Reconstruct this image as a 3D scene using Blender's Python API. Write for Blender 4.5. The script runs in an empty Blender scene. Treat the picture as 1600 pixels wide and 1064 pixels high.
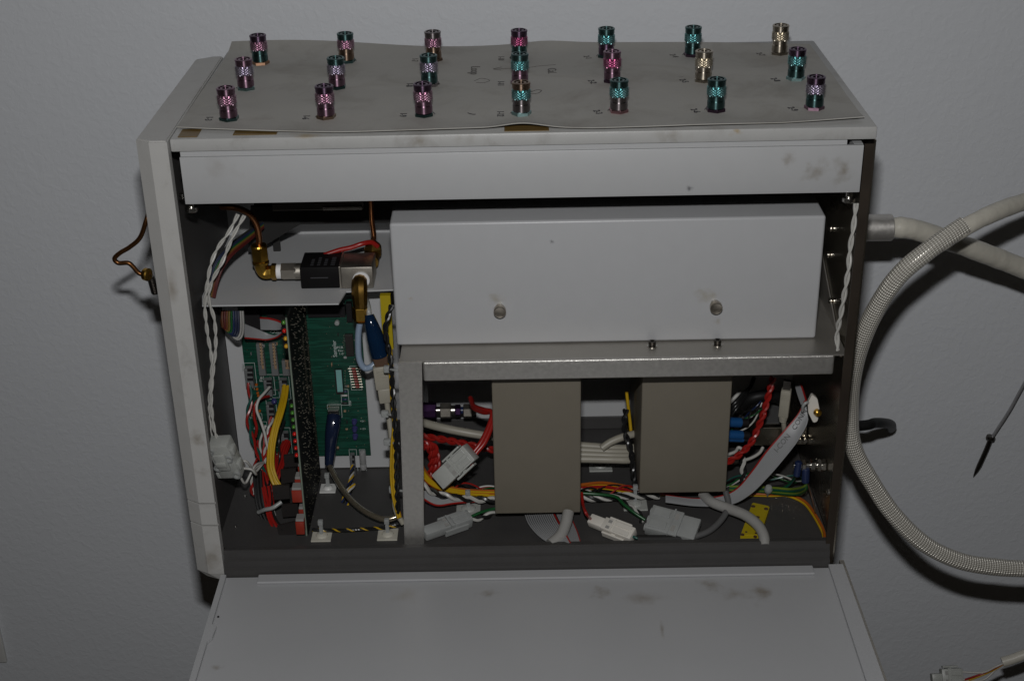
import bpy, bmesh, math, random
from mathutils import Vector, Matrix, noise as mnoise
random.seed(7)
V = Vector
# ------------------------------------------------------------------ camera, world, flash, exposure
scene = bpy.context.scene
COL = scene.collection
FPX = 2213.94                                   # focal length in pixels of the 1600 px wide photograph
CAM = V((0.29385, -1.15005, 0.38304))
AX = V((0.99983437, -0.00315863, -0.01792355))  # camera right
AY = V((0.01742833, 0.44985394, 0.89293207))    # camera up
AZ = V((-0.00524254, 0.89309656, -0.44983448))  # camera forward
cd = bpy.data.cameras.new('camera'); cam = bpy.data.objects.new('camera', cd); COL.objects.link(cam)
m = Matrix.Identity(4)
for i in range(3):
    m[i][0] = AX[i]; m[i][1] = AY[i]; m[i][2] = -AZ[i]; m[i][3] = CAM[i]
cam.matrix_world = m
cd.sensor_width = 36; cd.lens = FPX / 1600 * 36; cd.clip_start = 0.01; cd.clip_end = 50
scene.camera = cam
w = bpy.data.worlds.new('World'); scene.world = w; w.use_nodes = True
w.node_tree.nodes['Background'].inputs[0].default_value = (1.0, 0.86, 0.70, 1)   # dim warm room light
w.node_tree.nodes['Background'].inputs[1].default_value = 0.0075
ld = bpy.data.lights.new('camera_flash', 'AREA'); ld.shape = 'RECTANGLE'; ld.size = 0.045; ld.size_y = 0.022
ld.energy = 8.6; ld.color = (1.0, 0.995, 0.992)
flash = bpy.data.objects.new('camera_flash', ld); COL.objects.link(flash)
FL = CAM + AY * 0.13 - AX * 0.006
aim = (V((0.27, 0.1, 0.02)) - FL).normalized()
flash.matrix_world = Matrix.Translation(FL) @ aim.to_track_quat('-Z', 'Y').to_matrix().to_4x4()
vs = scene.view_settings; vs.view_transform = 'Standard'; vs.look = 'None'; vs.gamma = 1; vs.exposure = 0; vs.use_curve_mapping = False
scene.cycles.max_bounces = 8

def at(u, v, x=None, y=None, z=None):
    "world point seen at photo pixel (u, v) on the plane x=, y= or z="
    d = AX * ((u - 800) / FPX) - AY * ((v - 532) / FPX) + AZ
    if x is not None: t = (x - CAM.x) / d.x
    elif y is not None: t = (y - CAM.y) / d.y
    else: t = (z - CAM.z) / d.z
    return CAM + d * t
def Ys(y, *uv): return [at(u, v, y=y) for u, v in uv]
def UVY(*uvy): return [at(u, v, y=y) for u, v, y in uvy]
FLOOR = -0.433
def Fl(h, *uv): return [at(u, v, z=FLOOR + h) for u, v in uv]

# ------------------------------------------------------------------ materials
def nt(name):
    mt = bpy.data.materials.new(name); mt.use_nodes = True
    return mt, mt.node_tree.nodes, mt.node_tree.links, mt.node_tree.nodes['Principled BSDF']
def c4(c): return (c[0], c[1], c[2], 1)
MATS = {}
def mat(name, col, rough=0.5, metal=0.0, var=0.15, scale=60, bump=0.0, bscale=400, trans=0.0, coat=0.0, stains=(), grime=None, spec=0.5, sss=0.0):
    if name in MATS: return MATS[name]
    mt, N, L, B = nt(name)
    geo = N.new('ShaderNodeNewGeometry')
    no = N.new('ShaderNodeTexNoise'); no.inputs['Scale'].default_value = scale; no.inputs['Detail'].default_value = 5
    L.new(geo.outputs['Position'], no.inputs['Vector'])
    mx = N.new('ShaderNodeMix'); mx.data_type = 'RGBA'
    mx.inputs[6].default_value = c4([k * (1 - var) for k in col]); mx.inputs[7].default_value = c4([min(1, k * (1 + var)) for k in col])
    L.new(no.outputs['Fac'], mx.inputs[0]); out = mx.outputs[2]
    if grime:                                   # (colour, scale, threshold, strength) uneven dirt with its own shape
        gc, gs, gt, gst = grime
        g = N.new('ShaderNodeTexNoise'); g.inputs['Scale'].default_value = gs; g.inputs['Detail'].default_value = 8; g.inputs['Roughness'].default_value = 0.65
        g.inputs['Distortion'].default_value = 0.6
        L.new(geo.outputs['Position'], g.inputs['Vector'])
        mr = N.new('ShaderNodeMapRange'); mr.inputs[1].default_value = gt; mr.inputs[2].default_value = gt + 0.22; mr.inputs[4].default_value = gst
        L.new(g.outputs['Fac'], mr.inputs[0])
        m2 = N.new('ShaderNodeMix'); m2.data_type = 'RGBA'; m2.inputs[7].default_value = c4(gc)
        L.new(mr.outputs[0], m2.inputs[0]); L.new(out, m2.inputs[6]); out = m2.outputs[2]
    for (c, r, st, sc) in stains:               # centre, radii, strength, colour
        a = N.new('ShaderNodeVectorMath'); a.operation = 'SUBTRACT'; L.new(geo.outputs['Position'], a.inputs[0]); a.inputs[1].default_value = c
        b = N.new('ShaderNodeVectorMath'); b.operation = 'DIVIDE'; L.new(a.outputs[0], b.inputs[0]); b.inputs[1].default_value = r
        ln = N.new('ShaderNodeVectorMath'); ln.operation = 'LENGTH'; L.new(b.outputs[0], ln.inputs[0])
        sn = N.new('ShaderNodeTexNoise'); sn.inputs['Scale'].default_value = 1.3 / max(r); sn.inputs['Detail'].default_value = 6
        L.new(geo.outputs['Position'], sn.inputs['Vector'])
        mm = N.new('ShaderNodeMath'); mm.operation = 'MULTIPLY_ADD'; L.new(sn.outputs['Fac'], mm.inputs[0]); mm.inputs[1].default_value = -2.4; 
        ad = N.new('ShaderNodeMath'); ad.operation = 'SUBTRACT'; ad.inputs[0].default_value = 2.1; L.new(ln.outputs['Value'], ad.inputs[1])
        L.new(ad.outputs[0], mm.inputs[2])
        mr = N.new('ShaderNodeMapRange'); mr.interpolation_type = 'SMOOTHSTEP'; mr.inputs[1].default_value = -0.1; mr.inputs[2].default_value = 1.5; mr.inputs[4].default_value = min(.95, st * 1.7)
        L.new(mm.outputs[0], mr.inputs[0])
        m3 = N.new('ShaderNodeMix'); m3.data_type = 'RGBA'; m3.inputs[7].default_value = c4(sc)
        L.new(mr.outputs[0], m3.inputs[0]); L.new(out, m3.inputs[6]); out = m3.outputs[2]
    L.new(out, B.inputs['Base Color'])
    B.inputs['Roughness'].default_value = rough; B.inputs['Metallic'].default_value = metal
    B.inputs['Transmission Weight'].default_value = trans; B.inputs['Coat Weight'].default_value = coat
    B.inputs['Specular IOR Level'].default_value = spec
    if sss: B.inputs['Subsurface Weight'].default_value = sss; B.inputs['Subsurface Radius'].default_value = (0.004, 0.004, 0.004)
    if rough > 0.12 and metal > 0.3:
        rr = N.new('ShaderNodeMapRange'); rr.inputs[3].default_value = rough * 0.75; rr.inputs[4].default_value = rough * 1.3
        L.new(no.outputs['Fac'], rr.inputs[0]); L.new(rr.outputs[0], B.inputs['Roughness'])
    if bump:
        bn = N.new('ShaderNodeTexNoise'); bn.inputs['Scale'].default_value = bscale; bn.inputs['Detail'].default_value = 3
        L.new(geo.outputs['Position'], bn.inputs['Vector'])
        bp = N.new('ShaderNodeBump'); bp.inputs['Strength'].default_value = 1.0; bp.inputs['Distance'].default_value = bump
        L.new(bn.outputs['Fac'], bp.inputs['Height']); L.new(bp.outputs[0], B.inputs['Normal'])
    MATS[name] = mt
    return mt

DIRT = (0.13, 0.105, 0.075)
def S(u, v, ru, rv, st=0.5, col=(.21, .18, .14), x=None, y=None, z=None):
    ru *= 1.4; rv *= 1.4; p = at(u, v, x=x, y=y, z=z); q = at(u + ru, v, x=x, y=y, z=z); s_ = at(u, v + rv, x=x, y=y, z=z)
    r = [max(abs(q[i] - p[i]), abs(s_[i] - p[i]), 0.002) for i in range(3)]
    return (tuple(p), tuple(r), st, col)
PAINT = (0.43, 0.435, 0.44)
M_lid = mat('lid_paint', (0.42, 0.42, 0.41), 0.42, var=0.06, bump=0.00012, bscale=900, grime=(DIRT, 26, 0.55, 0.35),
            stains=[S(655, 222, 14, 9, .5, y=0), S(730, 218, 18, 9, .28, y=0), S(1045, 212, 26, 9, .4, y=0), S(1150, 205, 9, 7, .45, (.3, .2, .06), y=0), S(480, 213, 30, 6, .4, (.28, .2, .08), z=0)])
M_panel = mat('plastic_panel', (0.46, 0.455, 0.44), 0.5, var=0.05, bump=0.0001, bscale=700, grime=(DIRT, 40, 0.56, 0.26),
              stains=[S(308, 685, 9, 14, .7, y=-.006), S(314, 738, 12, 9, .6, y=-.006), S(327, 870, 16, 22, .6, y=-.006), S(268, 450, 8, 30, .5, y=-.006), S(335, 130, 16, 22, .5, z=0), S(318, 145, 14, 20, .4, z=0)])
M_paint = mat('cabinet_paint', PAINT, 0.4, var=0.03, bump=0.00009, bscale=1100, grime=(DIRT, 14, 0.66, 0.2),
              stains=[S(1232, 246, 9, 14, .45, y=0), S(1274, 268, 16, 17, .55, y=0), S(1318, 266, 17, 18, .5, y=0), S(1077, 296, 5, 6, .6, (.08, .08, .09), y=0), S(345, 262, 22, 20, .2, y=0)])
M_cover = mat('cover_paint', (0.44, 0.445, 0.455), 0.36, var=0.03, bump=0.00009, bscale=1100,
              stains=[S(772, 468, 13, 9, .45, (.3, .27, .2), y=.05), S(1103, 463, 14, 12, .45, (.3, .27, .2), y=.05), S(640, 467, 4, 3, .8, (.3, .2, .07), y=.05), S(862, 378, 3, 3, .8, (.1, .1, .1), y=.05), S(1120, 502, 5, 6, .4, (.3, .27, .2), y=.05)])
M_door = mat('door_paint', (0.42, 0.425, 0.435), 0.4, var=0.04, scale=12, bump=0.00009, bscale=1000, grime=(DIRT, 9, 0.68, 0.15),
             stains=[S(938, 926, 15, 10, .55, z=-.447), S(1005, 933, 26, 8, .35, z=-.447), S(1108, 914, 18, 10, .5, z=-.447), S(1148, 928, 22, 8, .4, z=-.447), S(1188, 926, 16, 16, .6, z=-.447),
                     S(762, 928, 16, 7, .4, z=-.447), S(632, 930, 20, 9, .25, (.3, .26, .2), z=-.447), S(338, 1043, 10, 4, .45, z=-.447), S(1035, 985, 3, 12, .4, z=-.447)])
M_white = mat('inner_white', (0.47, 0.475, 0.48), 0.45, var=0.03, bump=0.0001, bscale=900)
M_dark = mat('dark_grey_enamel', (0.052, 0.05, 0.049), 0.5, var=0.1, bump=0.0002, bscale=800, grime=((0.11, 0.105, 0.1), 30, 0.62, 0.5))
M_steel = mat('stainless_steel', (0.46, 0.42, 0.35), 0.26, 1.0, var=0.15, scale=9)
M_bright = mat('bright_steel', (0.62, 0.6, 0.56), 0.25, 1.0)
M_galv = mat('galvanised_sheet', (0.54, 0.525, 0.495), 0.36, 0.8, var=0.18, scale=260, bump=0.0003, bscale=1500)
M_flange = mat('dark_reflection_steel', (0.075, 0.06, 0.047), 0.5, 0.8, var=0.2, scale=20)  # reflection of the dark room put into the base colour of the steel
M_knob = mat('worn_nickel', (0.50, 0.45, 0.38), 0.34, 1.0, var=.2, scale=300)
M_rod = mat('dull_rod', (0.42, 0.42, 0.43), 0.42, 0.6)
M_collar = mat('brushed_collar', (0.58, 0.56, 0.53), 0.42, 0.8, var=.15, scale=300)
M_print = mat('worn_print', (0.045, 0.045, 0.05), 0.6)
M_galv2 = mat('dull_shelf_sheet', (0.40, 0.38, 0.345), 0.4, 0.7, var=0.12, scale=40, bump=0.0001, bscale=900)
M_taupe = mat('taupe_enamel', (0.16, 0.142, 0.11), 0.55, var=0.05, bump=0.00012, bscale=900)
M_sheet = mat('grey_vinyl', (0.36, 0.35, 0.325), 0.68, var=0.07, scale=20, bump=0.0004, bscale=60, grime=((.2, .18, .15), 16, 0.5, 0.5))
M_tape = mat('yellow_tape', (0.15, 0.095, 0.03), 0.4, var=0.3, scale=80)
M_ink = mat('black_ink', (0.02, 0.02, 0.025), 0.6)
M_ink2 = mat('faded_ink', (0.085, 0.08, 0.075), 0.6)
M_black = mat('black_plastic', (0.01, 0.009, 0.01), 0.6, spec=0.3)
M_blackm = mat('matt_black', (0.01, 0.0095, 0.009), 0.7)
M_brass = mat('brass', (0.48, 0.29, 0.055), 0.3, 1.0, var=0.2, scale=120)
M_brass2 = mat('tarnished_brass', (0.34, 0.2, 0.05), 0.36, 1.0, var=0.25, scale=120)
M_copper = mat('copper', (0.46, 0.2, 0.09), 0.3, 1.0, var=0.2)
M_ocopper = mat('old_copper', (0.15, 0.065, 0.022), 0.35, 0.9, var=0.2)
M_nickel = mat('nickel', (0.42, 0.39, 0.34), 0.45, 1.0, var=0.15, bump=0.0001, bscale=1200)
M_ptfe = mat('ptfe_tape', (0.8, 0.8, 0.8), 0.5, bump=0.0003, bscale=900)
M_nylon = mat('nylon', (0.4, 0.41, 0.385), 0.38, var=0.08, sss=0.25)
M_nylonc = mat('clear_nylon', (0.46, 0.475, 0.465), 0.32, var=0.15, trans=0.35)
M_cream = mat('cream_plastic', (0.52, 0.5, 0.43), 0.4)
M_wplast = mat('white_plastic', (0.66, 0.63, 0.57), 0.4, var=0.05)
M_beige = mat('beige_cable', (0.33, 0.31, 0.255), 0.42, var=0.06)
M_red = mat('red_wire', (0.28, 0.012, 0.009), 0.32)
M_orange = mat('orange_wire', (0.36, 0.09, 0.01), 0.35)
M_yellow = mat('yellow_wire', (0.5, 0.31, 0.009), 0.35)
M_ylabel = mat('yellow_plastic', (0.42, 0.32, 0.008), 0.45, var=0.1)
M_green = mat('green_wire', (0.008, 0.075, 0.02), 0.32)
M_teal = mat('green_dark_wire', (0.01, 0.075, 0.06), 0.32)
M_ygreen = mat('earth_wire', (0.13, 0.19, 0.02), 0.35)
M_blue = mat('blue_wire', (0.012, 0.022, 0.07), 0.35)
M_bwire = mat('black_wire', (0.012, 0.012, 0.012), 0.3)
M_wwire = mat('white_wire', (0.46, 0.45, 0.42), 0.38)
M_gcable = mat('grey_cable', (0.3, 0.295, 0.28), 0.42)
M_dgcable = mat('dark_grey_cable', (0.1, 0.1, 0.1), 0.45)
M_ribbon = mat('grey_ribbon', (0.27, 0.275, 0.28), 0.35, var=0.04)
M_usbblue = mat('clear_blue', (0.005, 0.022, 0.06), 0.12, var=0.2, trans=0.25, coat=0.5)
M_usbdark = mat('clear_dark_blue', (0.012, 0.02, 0.05), 0.15, var=0.3, trans=0.15, coat=0.5)
M_lug = mat('blue_lug', (0.01, 0.07, 0.21), 0.35)
M_silk = mat('silkscreen', (0.5, 0.55, 0.53), 0.6)
M_pin = mat('tin_pin', (0.75, 0.7, 0.58), 0.3, 1.0)
M_pin2 = mat('dull_solder', (0.4, 0.37, 0.3), 0.3, 1.0)
M_gconn = mat('grey_connector', (0.14, 0.145, 0.145), 0.5, var=0.1)
M_tan = mat('tan_contacts', (0.3, 0.2, 0.12), 0.45, var=0.3, scale=900)
M_chip = mat('chip_black', (0.02, 0.017, 0.016), 0.5)
M_tchip = mat('teal_label', (0.2, 0.42, 0.4), 0.5)
M_redc = mat('red_component', (0.3, 0.035, 0.02), 0.35)
M_rres = mat('red_resistor', (0.28, 0.06, 0.05), 0.4)
M_ledr = mat('led_red', (0.62, 0.012, 0.008), 0.18, coat=0.4)
M_ledg = mat('led_green', (0.07, 0.24, 0.03), 0.18, coat=0.4)
M_ledy = mat('led_amber', (0.62, 0.34, 0.02), 0.18, coat=0.4)
M_ledb = mat('led_clear_blue', (0.06, 0.06, 0.2), 0.15, trans=0.3)
M_bulb = mat('glass_fuse', (0.45, 0.45, 0.45), 0.12, trans=0.4)
M_pcbedge = mat('board_edge', (0.2, 0.24, 0.19), 0.5)
M_hose = mat('white_hose', (0.55, 0.525, 0.455), 0.42, var=0.08, scale=40, bump=0.0012, bscale=70)
M_wallpl = mat('switch_plate', (0.62, 0.62, 0.6), 0.4)
M_bluet = mat('blue_grey_tube', (0.25, 0.32, 0.42), 0.3, var=0.05)
M_fire = mat('brown_chip', (0.09, 0.05, 0.03), 0.4, trans=0.1)
M_purple = mat('violet_steel', (0.22, 0.1, 0.3), 0.3, 1.0)
M_blkcable = mat('black_mains_cable', (0.008, 0.008, 0.008), 0.5, spec=0.25)
M_probe = mat('probe_steel', (0.5, 0.5, 0.52), 0.25, 1.0)
M_dsteel = mat('dark_steel', (0.12, 0.11, 0.1), 0.35, 1.0)

def wall_material():
    mt, N, L, B = nt('wall_paint')
    geo = N.new('ShaderNodeNewGeometry')
    n1 = N.new('ShaderNodeTexNoise'); n1.inputs['Scale'].default_value = 120; n1.inputs['Detail'].default_value = 4; n1.inputs['Roughness'].default_value = 0.55; n1.inputs['Distortion'].default_value = 0.5
    n2 = N.new('ShaderNodeTexNoise'); n2.inputs['Scale'].default_value = 260; n2.inputs['Detail'].default_value = 2
    n3 = N.new('ShaderNodeTexNoise'); n3.inputs['Scale'].default_value = 2.5; n3.inputs['Detail'].default_value = 3
    for n in (n1, n2, n3): L.new(geo.outputs['Position'], n.inputs['Vector'])
    mr = N.new('ShaderNodeMapRange'); mr.interpolation_type = 'SMOOTHSTEP'; mr.inputs[1].default_value = 0.38; mr.inputs[2].default_value = 0.68; L.new(n1.outputs['Fac'], mr.inputs[0])
    ad = N.new('ShaderNodeMath'); ad.operation = 'MULTIPLY_ADD'; L.new(n2.outputs['Fac'], ad.inputs[0]); ad.inputs[1].default_value = 0.25; L.new(mr.outputs[0], ad.inputs[2])
    bp = N.new('ShaderNodeBump'); bp.inputs['Strength'].default_value = 1.0; bp.inputs['Distance'].default_value = 0.0002
    L.new(ad.outputs[0], bp.inputs['Height']); L.new(bp.outputs[0], B.inputs['Normal'])
    mx = N.new('ShaderNodeMix'); mx.data_type = 'RGBA'; mx.inputs[6].default_value = (0.61, 0.63, 0.66, 1); mx.inputs[7].default_value = (0.67, 0.685, 0.71, 1)
    L.new(n3.outputs['Fac'], mx.inputs[0]); L.new(mx.outputs[2], B.inputs['Base Color'])
    B.inputs['Roughness'].default_value = 0.55; B.inputs['Specular IOR Level'].default_value = 0.3
    return mt
M_wall = wall_material()
def pcb_material(name, base, line):
    mt, N, L, B = nt(name)
    geo = N.new('ShaderNodeNewGeometry')
    mp = N.new('ShaderNodeMapping'); mp.inputs['Scale'].default_value = (40, 40, 700); L.new(geo.outputs['Position'], mp.inputs['Vector'])
    vo = N.new('ShaderNodeTexNoise'); vo.inputs['Scale'].default_value = 1.0; vo.inputs['Detail'].default_value = 1; L.new(mp.outputs[0], vo.inputs['Vector'])
    mr = N.new('ShaderNodeMapRange'); mr.inputs[1].default_value = 0.53; mr.inputs[2].default_value = 0.58; L.new(vo.outputs['Fac'], mr.inputs[0])
    mx = N.new('ShaderNodeMix'); mx.data_type = 'RGBA'; mx.inputs[6].default_value = c4(base); mx.inputs[7].default_value = c4(line)
    L.new(mr.outputs[0], mx.inputs[0]); L.new(mx.outputs[2], B.inputs['Base Color']); B.inputs['Roughness'].default_value = 0.35
    return mt
M_pcb = pcb_material('green_board', (0.004, 0.042, 0.026), (0.008, 0.072, 0.046))
M_card = mat('card_black', (0.004, 0.005, 0.0045), 0.6, spec=0.2)
def braid_material():
    mt, N, L, B = nt('braided_sleeve')
    uv = N.new('ShaderNodeUVMap')
    sx = N.new('ShaderNodeSeparateXYZ'); L.new(uv.outputs[0], sx.inputs[0])
    def lin(a, b):
        p = N.new('ShaderNodeMath'); p.operation = 'MULTIPLY'; L.new(sx.outputs[0], p.inputs[0]); p.inputs[1].default_value = a
        q = N.new('ShaderNodeMath'); q.operation = 'MULTIPLY_ADD'; L.new(sx.outputs[1], q.inputs[0]); q.inputs[1].default_value = b; L.new(p.outputs[0], q.inputs[2])
        s_ = N.new('ShaderNodeMath'); s_.operation = 'SINE'; L.new(q.outputs[0], s_.inputs[0]); return s_
    A, Bq = lin(2 * math.pi * 13, 1150), lin(2 * math.pi * 13, -1150)
    mu = N.new('ShaderNodeMath'); mu.operation = 'MULTIPLY'; L.new(A.outputs[0], mu.inputs[0]); L.new(Bq.outputs[0], mu.inputs[1])
    mr = N.new('ShaderNodeMapRange'); mr.inputs[1].default_value = -0.7; mr.inputs[2].default_value = 0.7; L.new(mu.outputs[0], mr.inputs[0])
    mx = N.new('ShaderNodeMix'); mx.data_type = 'RGBA'; mx.inputs[6].default_value = (0.31, 0.29, 0.24, 1); mx.inputs[7].default_value = (0.84, 0.81, 0.74, 1); B.inputs['Metallic'].default_value = 0.3  # glints on the crests and shade in the weave valleys put into the colour
    L.new(mr.outputs[0], mx.inputs[0]); L.new(mx.outputs[2], B.inputs['Base Color'])
    bp = N.new('ShaderNodeBump'); bp.inputs['Distance'].default_value = 0.0008; L.new(mr.outputs[0], bp.inputs['Height']); L.new(bp.outputs[0], B.inputs['Normal'])
    B.inputs['Roughness'].default_value = 0.3
    return mt
M_braid = braid_material()

# ------------------------------------------------------------------ object helpers
WL = {}
def thing(name, label, cat, loc, group=None):
    o = bpy.data.objects.new(name, None); COL.objects.link(o); o.location = loc; o.empty_display_size = 0.01
    o['label'] = label; o['category'] = cat
    if group: o['group'] = group
    WL[o.name] = V(loc)
    return o
def obj(name, bm, mtl, parent=None, label=None, cat=None, group=None, kind=None, smooth=None):
    bmesh.ops.recalc_face_normals(bm, faces=bm.faces)
    lo = V([min(v.co[i] for v in bm.verts) for i in range(3)]); hi = V([max(v.co[i] for v in bm.verts) for i in range(3)])
    c = (lo + hi) / 2
    if parent is None: c.z = lo.z
    bmesh.ops.translate(bm, verts=bm.verts, vec=-c)
    me = bpy.data.meshes.new(name); 
    if smooth is not None:
        for f in bm.faces: f.smooth = True
        if smooth < 3:
            for e in bm.edges:
                if len(e.link_faces) == 2 and e.calc_face_angle(0) > smooth: e.smooth = False
    bm.to_mesh(me); bm.free()
    for q in (mtl if isinstance(mtl, (list, tuple)) else [mtl]): me.materials.append(q)
    o = bpy.data.objects.new(name, me); COL.objects.link(o); o.location = c
    WL[o.name] = c.copy()
    if parent is not None:
        o.parent = parent; o.matrix_parent_inverse = Matrix.Translation(-WL[parent.name])
    if label: o['label'] = label
    if cat: o['category'] = cat
    if group: o['group'] = group
    if kind: o['kind'] = kind
    return o
def NB(): return bmesh.new()
def box(bm, x0, x1, y0, y1, z0, z1, bev=0.0, M=None, seg=2):
    g = bmesh.ops.create_cube(bm, size=1)
    vs_ = g['verts']
    for v in vs_:
        v.co = V((x0 + (v.co.x + .5) * (x1 - x0), y0 + (v.co.y + .5) * (y1 - y0), z0 + (v.co.z + .5) * (z1 - z0)))
    if bev:
        ed = list({e for v in vs_ for e in v.link_edges})
        r = bmesh.ops.bevel(bm, geom=ed, offset=bev, segments=seg, affect='EDGES', profile=0.5)
        vs_ = list({v for f in r['faces'] for v in f.verts} | {v for v in vs_ if v.is_valid})
    if M is not None:
        for v in vs_: v.co = M @ v.co
    return bm
def B(*a, **k): return box(NB(), *a, **k)
def prism(bm, pts, ax, a0, a1):
    "extrude polygon pts (2D) along axis ax from a0 to a1; pts given in the remaining axes' order"
    def mk(p, a):
        if ax == 'x': return (a, p[0], p[1])
        if ax == 'y': return (p[0], a, p[1])
        return (p[0], p[1], a)
    lo = [bm.verts.new(mk(p, a0)) for p in pts]; hi = [bm.verts.new(mk(p, a1)) for p in pts]
    n = len(pts)
    bm.faces.new(lo); bm.faces.new(hi[::-1])
    for i in range(n): bm.faces.new((lo[i], lo[(i + 1) % n], hi[(i + 1) % n], hi[i]))
    return bm
def frame(p, d, up=V((0, 0, 1))):
    "matrix with local x along d, local z near up, origin p"
    x = V(d).normalized(); z = (V(up) - x * x.dot(V(up))).normalized(); y = z.cross(x)
    mm = Matrix.Identity(4)
    for i in range(3): mm[i][0] = x[i]; mm[i][1] = y[i]; mm[i][2] = z[i]; mm[i][3] = p[i]
    return mm
def lathe(bm, prof, p, d, n=20, up=None, ph=0.0):
    "rotate profile [(r, a)] about axis d through p"
    d = V(d).normalized(); up = V(up) if up else (V((0, 0, 1)) if abs(d.z) < 0.9 else V((1, 0, 0)))
    M = frame(p, d, up); rings = []
    for r, a in prof:
        if r < 1e-6: rings.append([bm.verts.new(M @ V((a, 0, 0)))]); continue
        rings.append([bm.verts.new(M @ V((a, r * math.cos(ph + 2 * math.pi * k / n), r * math.sin(ph + 2 * math.pi * k / n)))) for k in range(n)])
    for A, Bq in zip(rings, rings[1:]):
        for k in range(n):
            k2 = (k + 1) % n
            if len(A) == 1 and len(Bq) == 1: continue
            if len(A) == 1: bm.faces.new((A[0], Bq[k2], Bq[k]))
            elif len(Bq) == 1: bm.faces.new((A[k], A[k2], Bq[0]))
            else: bm.faces.new((A[k], A[k2], Bq[k2], Bq[k]))
    if len(rings[0]) > 1: bm.faces.new(rings[0][::-1])
    if len(rings[-1]) > 1: bm.faces.new(rings[-1])
    return bm
def cyl(bm, p, d, r, l, n=16, bev=0.0, ph=0.0, up=None):
    return lathe(bm, [(r - bev, 0), (r, bev), (r, l - bev), (r - bev, l)] if bev else [(r, 0), (r, l)], p, d, n, ph=ph, up=up)
def path(pts, res=8):
    pts = [V(p) for p in pts]
    if len(pts) == 2: return [pts[0].lerp(pts[1], k / res) for k in range(res + 1)]
    P = [pts[0] * 2 - pts[1]] + pts + [pts[-1] * 2 - pts[-2]]; out = []
    for i in range(1, len(P) - 2):
        a, b, c, d = P[i - 1:i + 3]
        for k in range(res):
            t = k / res
            out.append(0.5 * ((2 * b) + (c - a) * t + (2 * a - 5 * b + 4 * c - d) * t * t + (3 * b - a - 3 * c + d) * t ** 3))
    out.append(P[-2]); return out
def frames(pts):
    T = [(pts[min(i + 1, len(pts) - 1)] - pts[max(i - 1, 0)]).normalized() for i in range(len(pts))]
    n = V((0, 0, 1)) if abs(T[0].z) < 0.9 else V((1, 0, 0)); n = (n - T[0] * n.dot(T[0])).normalized(); F = []
    for t in T:
        n = (n - t * n.dot(t)).normalized(); F.append((n, t.cross(n)))
    return F
def sweep(bm, pts, r, n=8, uv=False):
    F = frames(pts); rings = []; ln = 0; LN = []
    for i, p in enumerate(pts):
        rr = r(i / (len(pts) - 1)) if callable(r) else r
        if i: ln += (p - pts[i - 1]).length
        LN.append(ln)
        a, b = F[i]
        rings.append([bm.verts.new(p + (a * math.cos(2 * math.pi * k / n) + b * math.sin(2 * math.pi * k / n)) * rr) for k in range(n)])
    lay = bm.loops.layers.uv.verify() if uv else None
    for i in range(len(rings) - 1):
        A, Bq = rings[i], rings[i + 1]
        for k in range(n):
            f = bm.faces.new((A[k], A[(k + 1) % n], Bq[(k + 1) % n], Bq[k]))
            if uv:
                for lp, (uu, vv) in zip(f.loops, ((k, i), (k + 1, i), (k + 1, i + 1), (k, i + 1))): lp[lay].uv = (uu / n, LN[vv])
    bm.faces.new(rings[0][::-1]); bm.faces.new(rings[-1])
    return bm
def tube(pts, r, n=8, res=8): return sweep(NB(), path(pts, res), r, n)
def wire(name, pts, r, mtl, label=None, cat='wire', parent=None, group=None, n=8, res=8):
    return obj(name, tube(pts, r, n, res), mtl, parent, label, cat if parent is None else None, group, smooth=1.0)
def strands(pts, k, r, pitch, off=1.0, res=10, rnd=0.0):
    "k strands twisted round a centre path"
    c = path(pts, res); dense = []
    for a, b in zip(c, c[1:]):
        s_ = max(1, int((b - a).length / (pitch / 9)))
        dense += [a.lerp(b, j / s_) for j in range(s_)]
    dense.append(c[-1]); F = frames(dense); out = []; ln = [0]
    for a, b in zip(dense, dense[1:]): ln.append(ln[-1] + (b - a).length)
    for j in range(k):
        out.append([p + (F[i][0] * math.cos(2 * math.pi * (ln[i] / pitch + j / k)) + F[i][1] * math.sin(2 * math.pi * (ln[i] / pitch + j / k))) * r * off for i, p in enumerate(dense)])
    return out
def base_of(pts): return V((sum(p[0] for p in pts) / len(pts), sum(p[1] for p in pts) / len(pts), min(p[2] for p in pts)))
def twisted(name, pts, mtls, r, pitch, label, cat='wire pair', parent=None, n=6):
    t = parent or thing(name, label, cat, base_of(pts))
    for s_, q in zip(strands(pts, len(mtls), r, pitch, 1.0 if len(mtls) < 3 else 1.2), mtls): obj('strand', sweep(NB(), s_, r, n), q, t, smooth=1.0)
    return t
def bundle(name, pts, mtls, r, label, spread=2.8, cat='wire bundle', parent=None, seed=1, res=8):
    rng = random.Random(seed); t = parent or thing(name, label, cat, base_of(pts))
    c = path(pts, res); F = frames(c)
    for j, q in enumerate(mtls):
        a0 = 2 * math.pi * j / len(mtls) + rng.random(); rad = r * spread * (0.5 + 0.5 * ((j * 0.618) % 1)); w1 = rng.uniform(-1.2, 1.2); 
        s_ = []
        for i, p in enumerate(c):
            tt = i / (len(c) - 1); a = a0 + w1 * math.sin(3 * tt + j)
            s_.append(p + (F[i][0] * math.cos(a) + F[i][1] * math.sin(a)) * rad)
        obj('wire', sweep(NB(), s_, r, 6), q, t, smooth=1.0)
    return t
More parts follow.
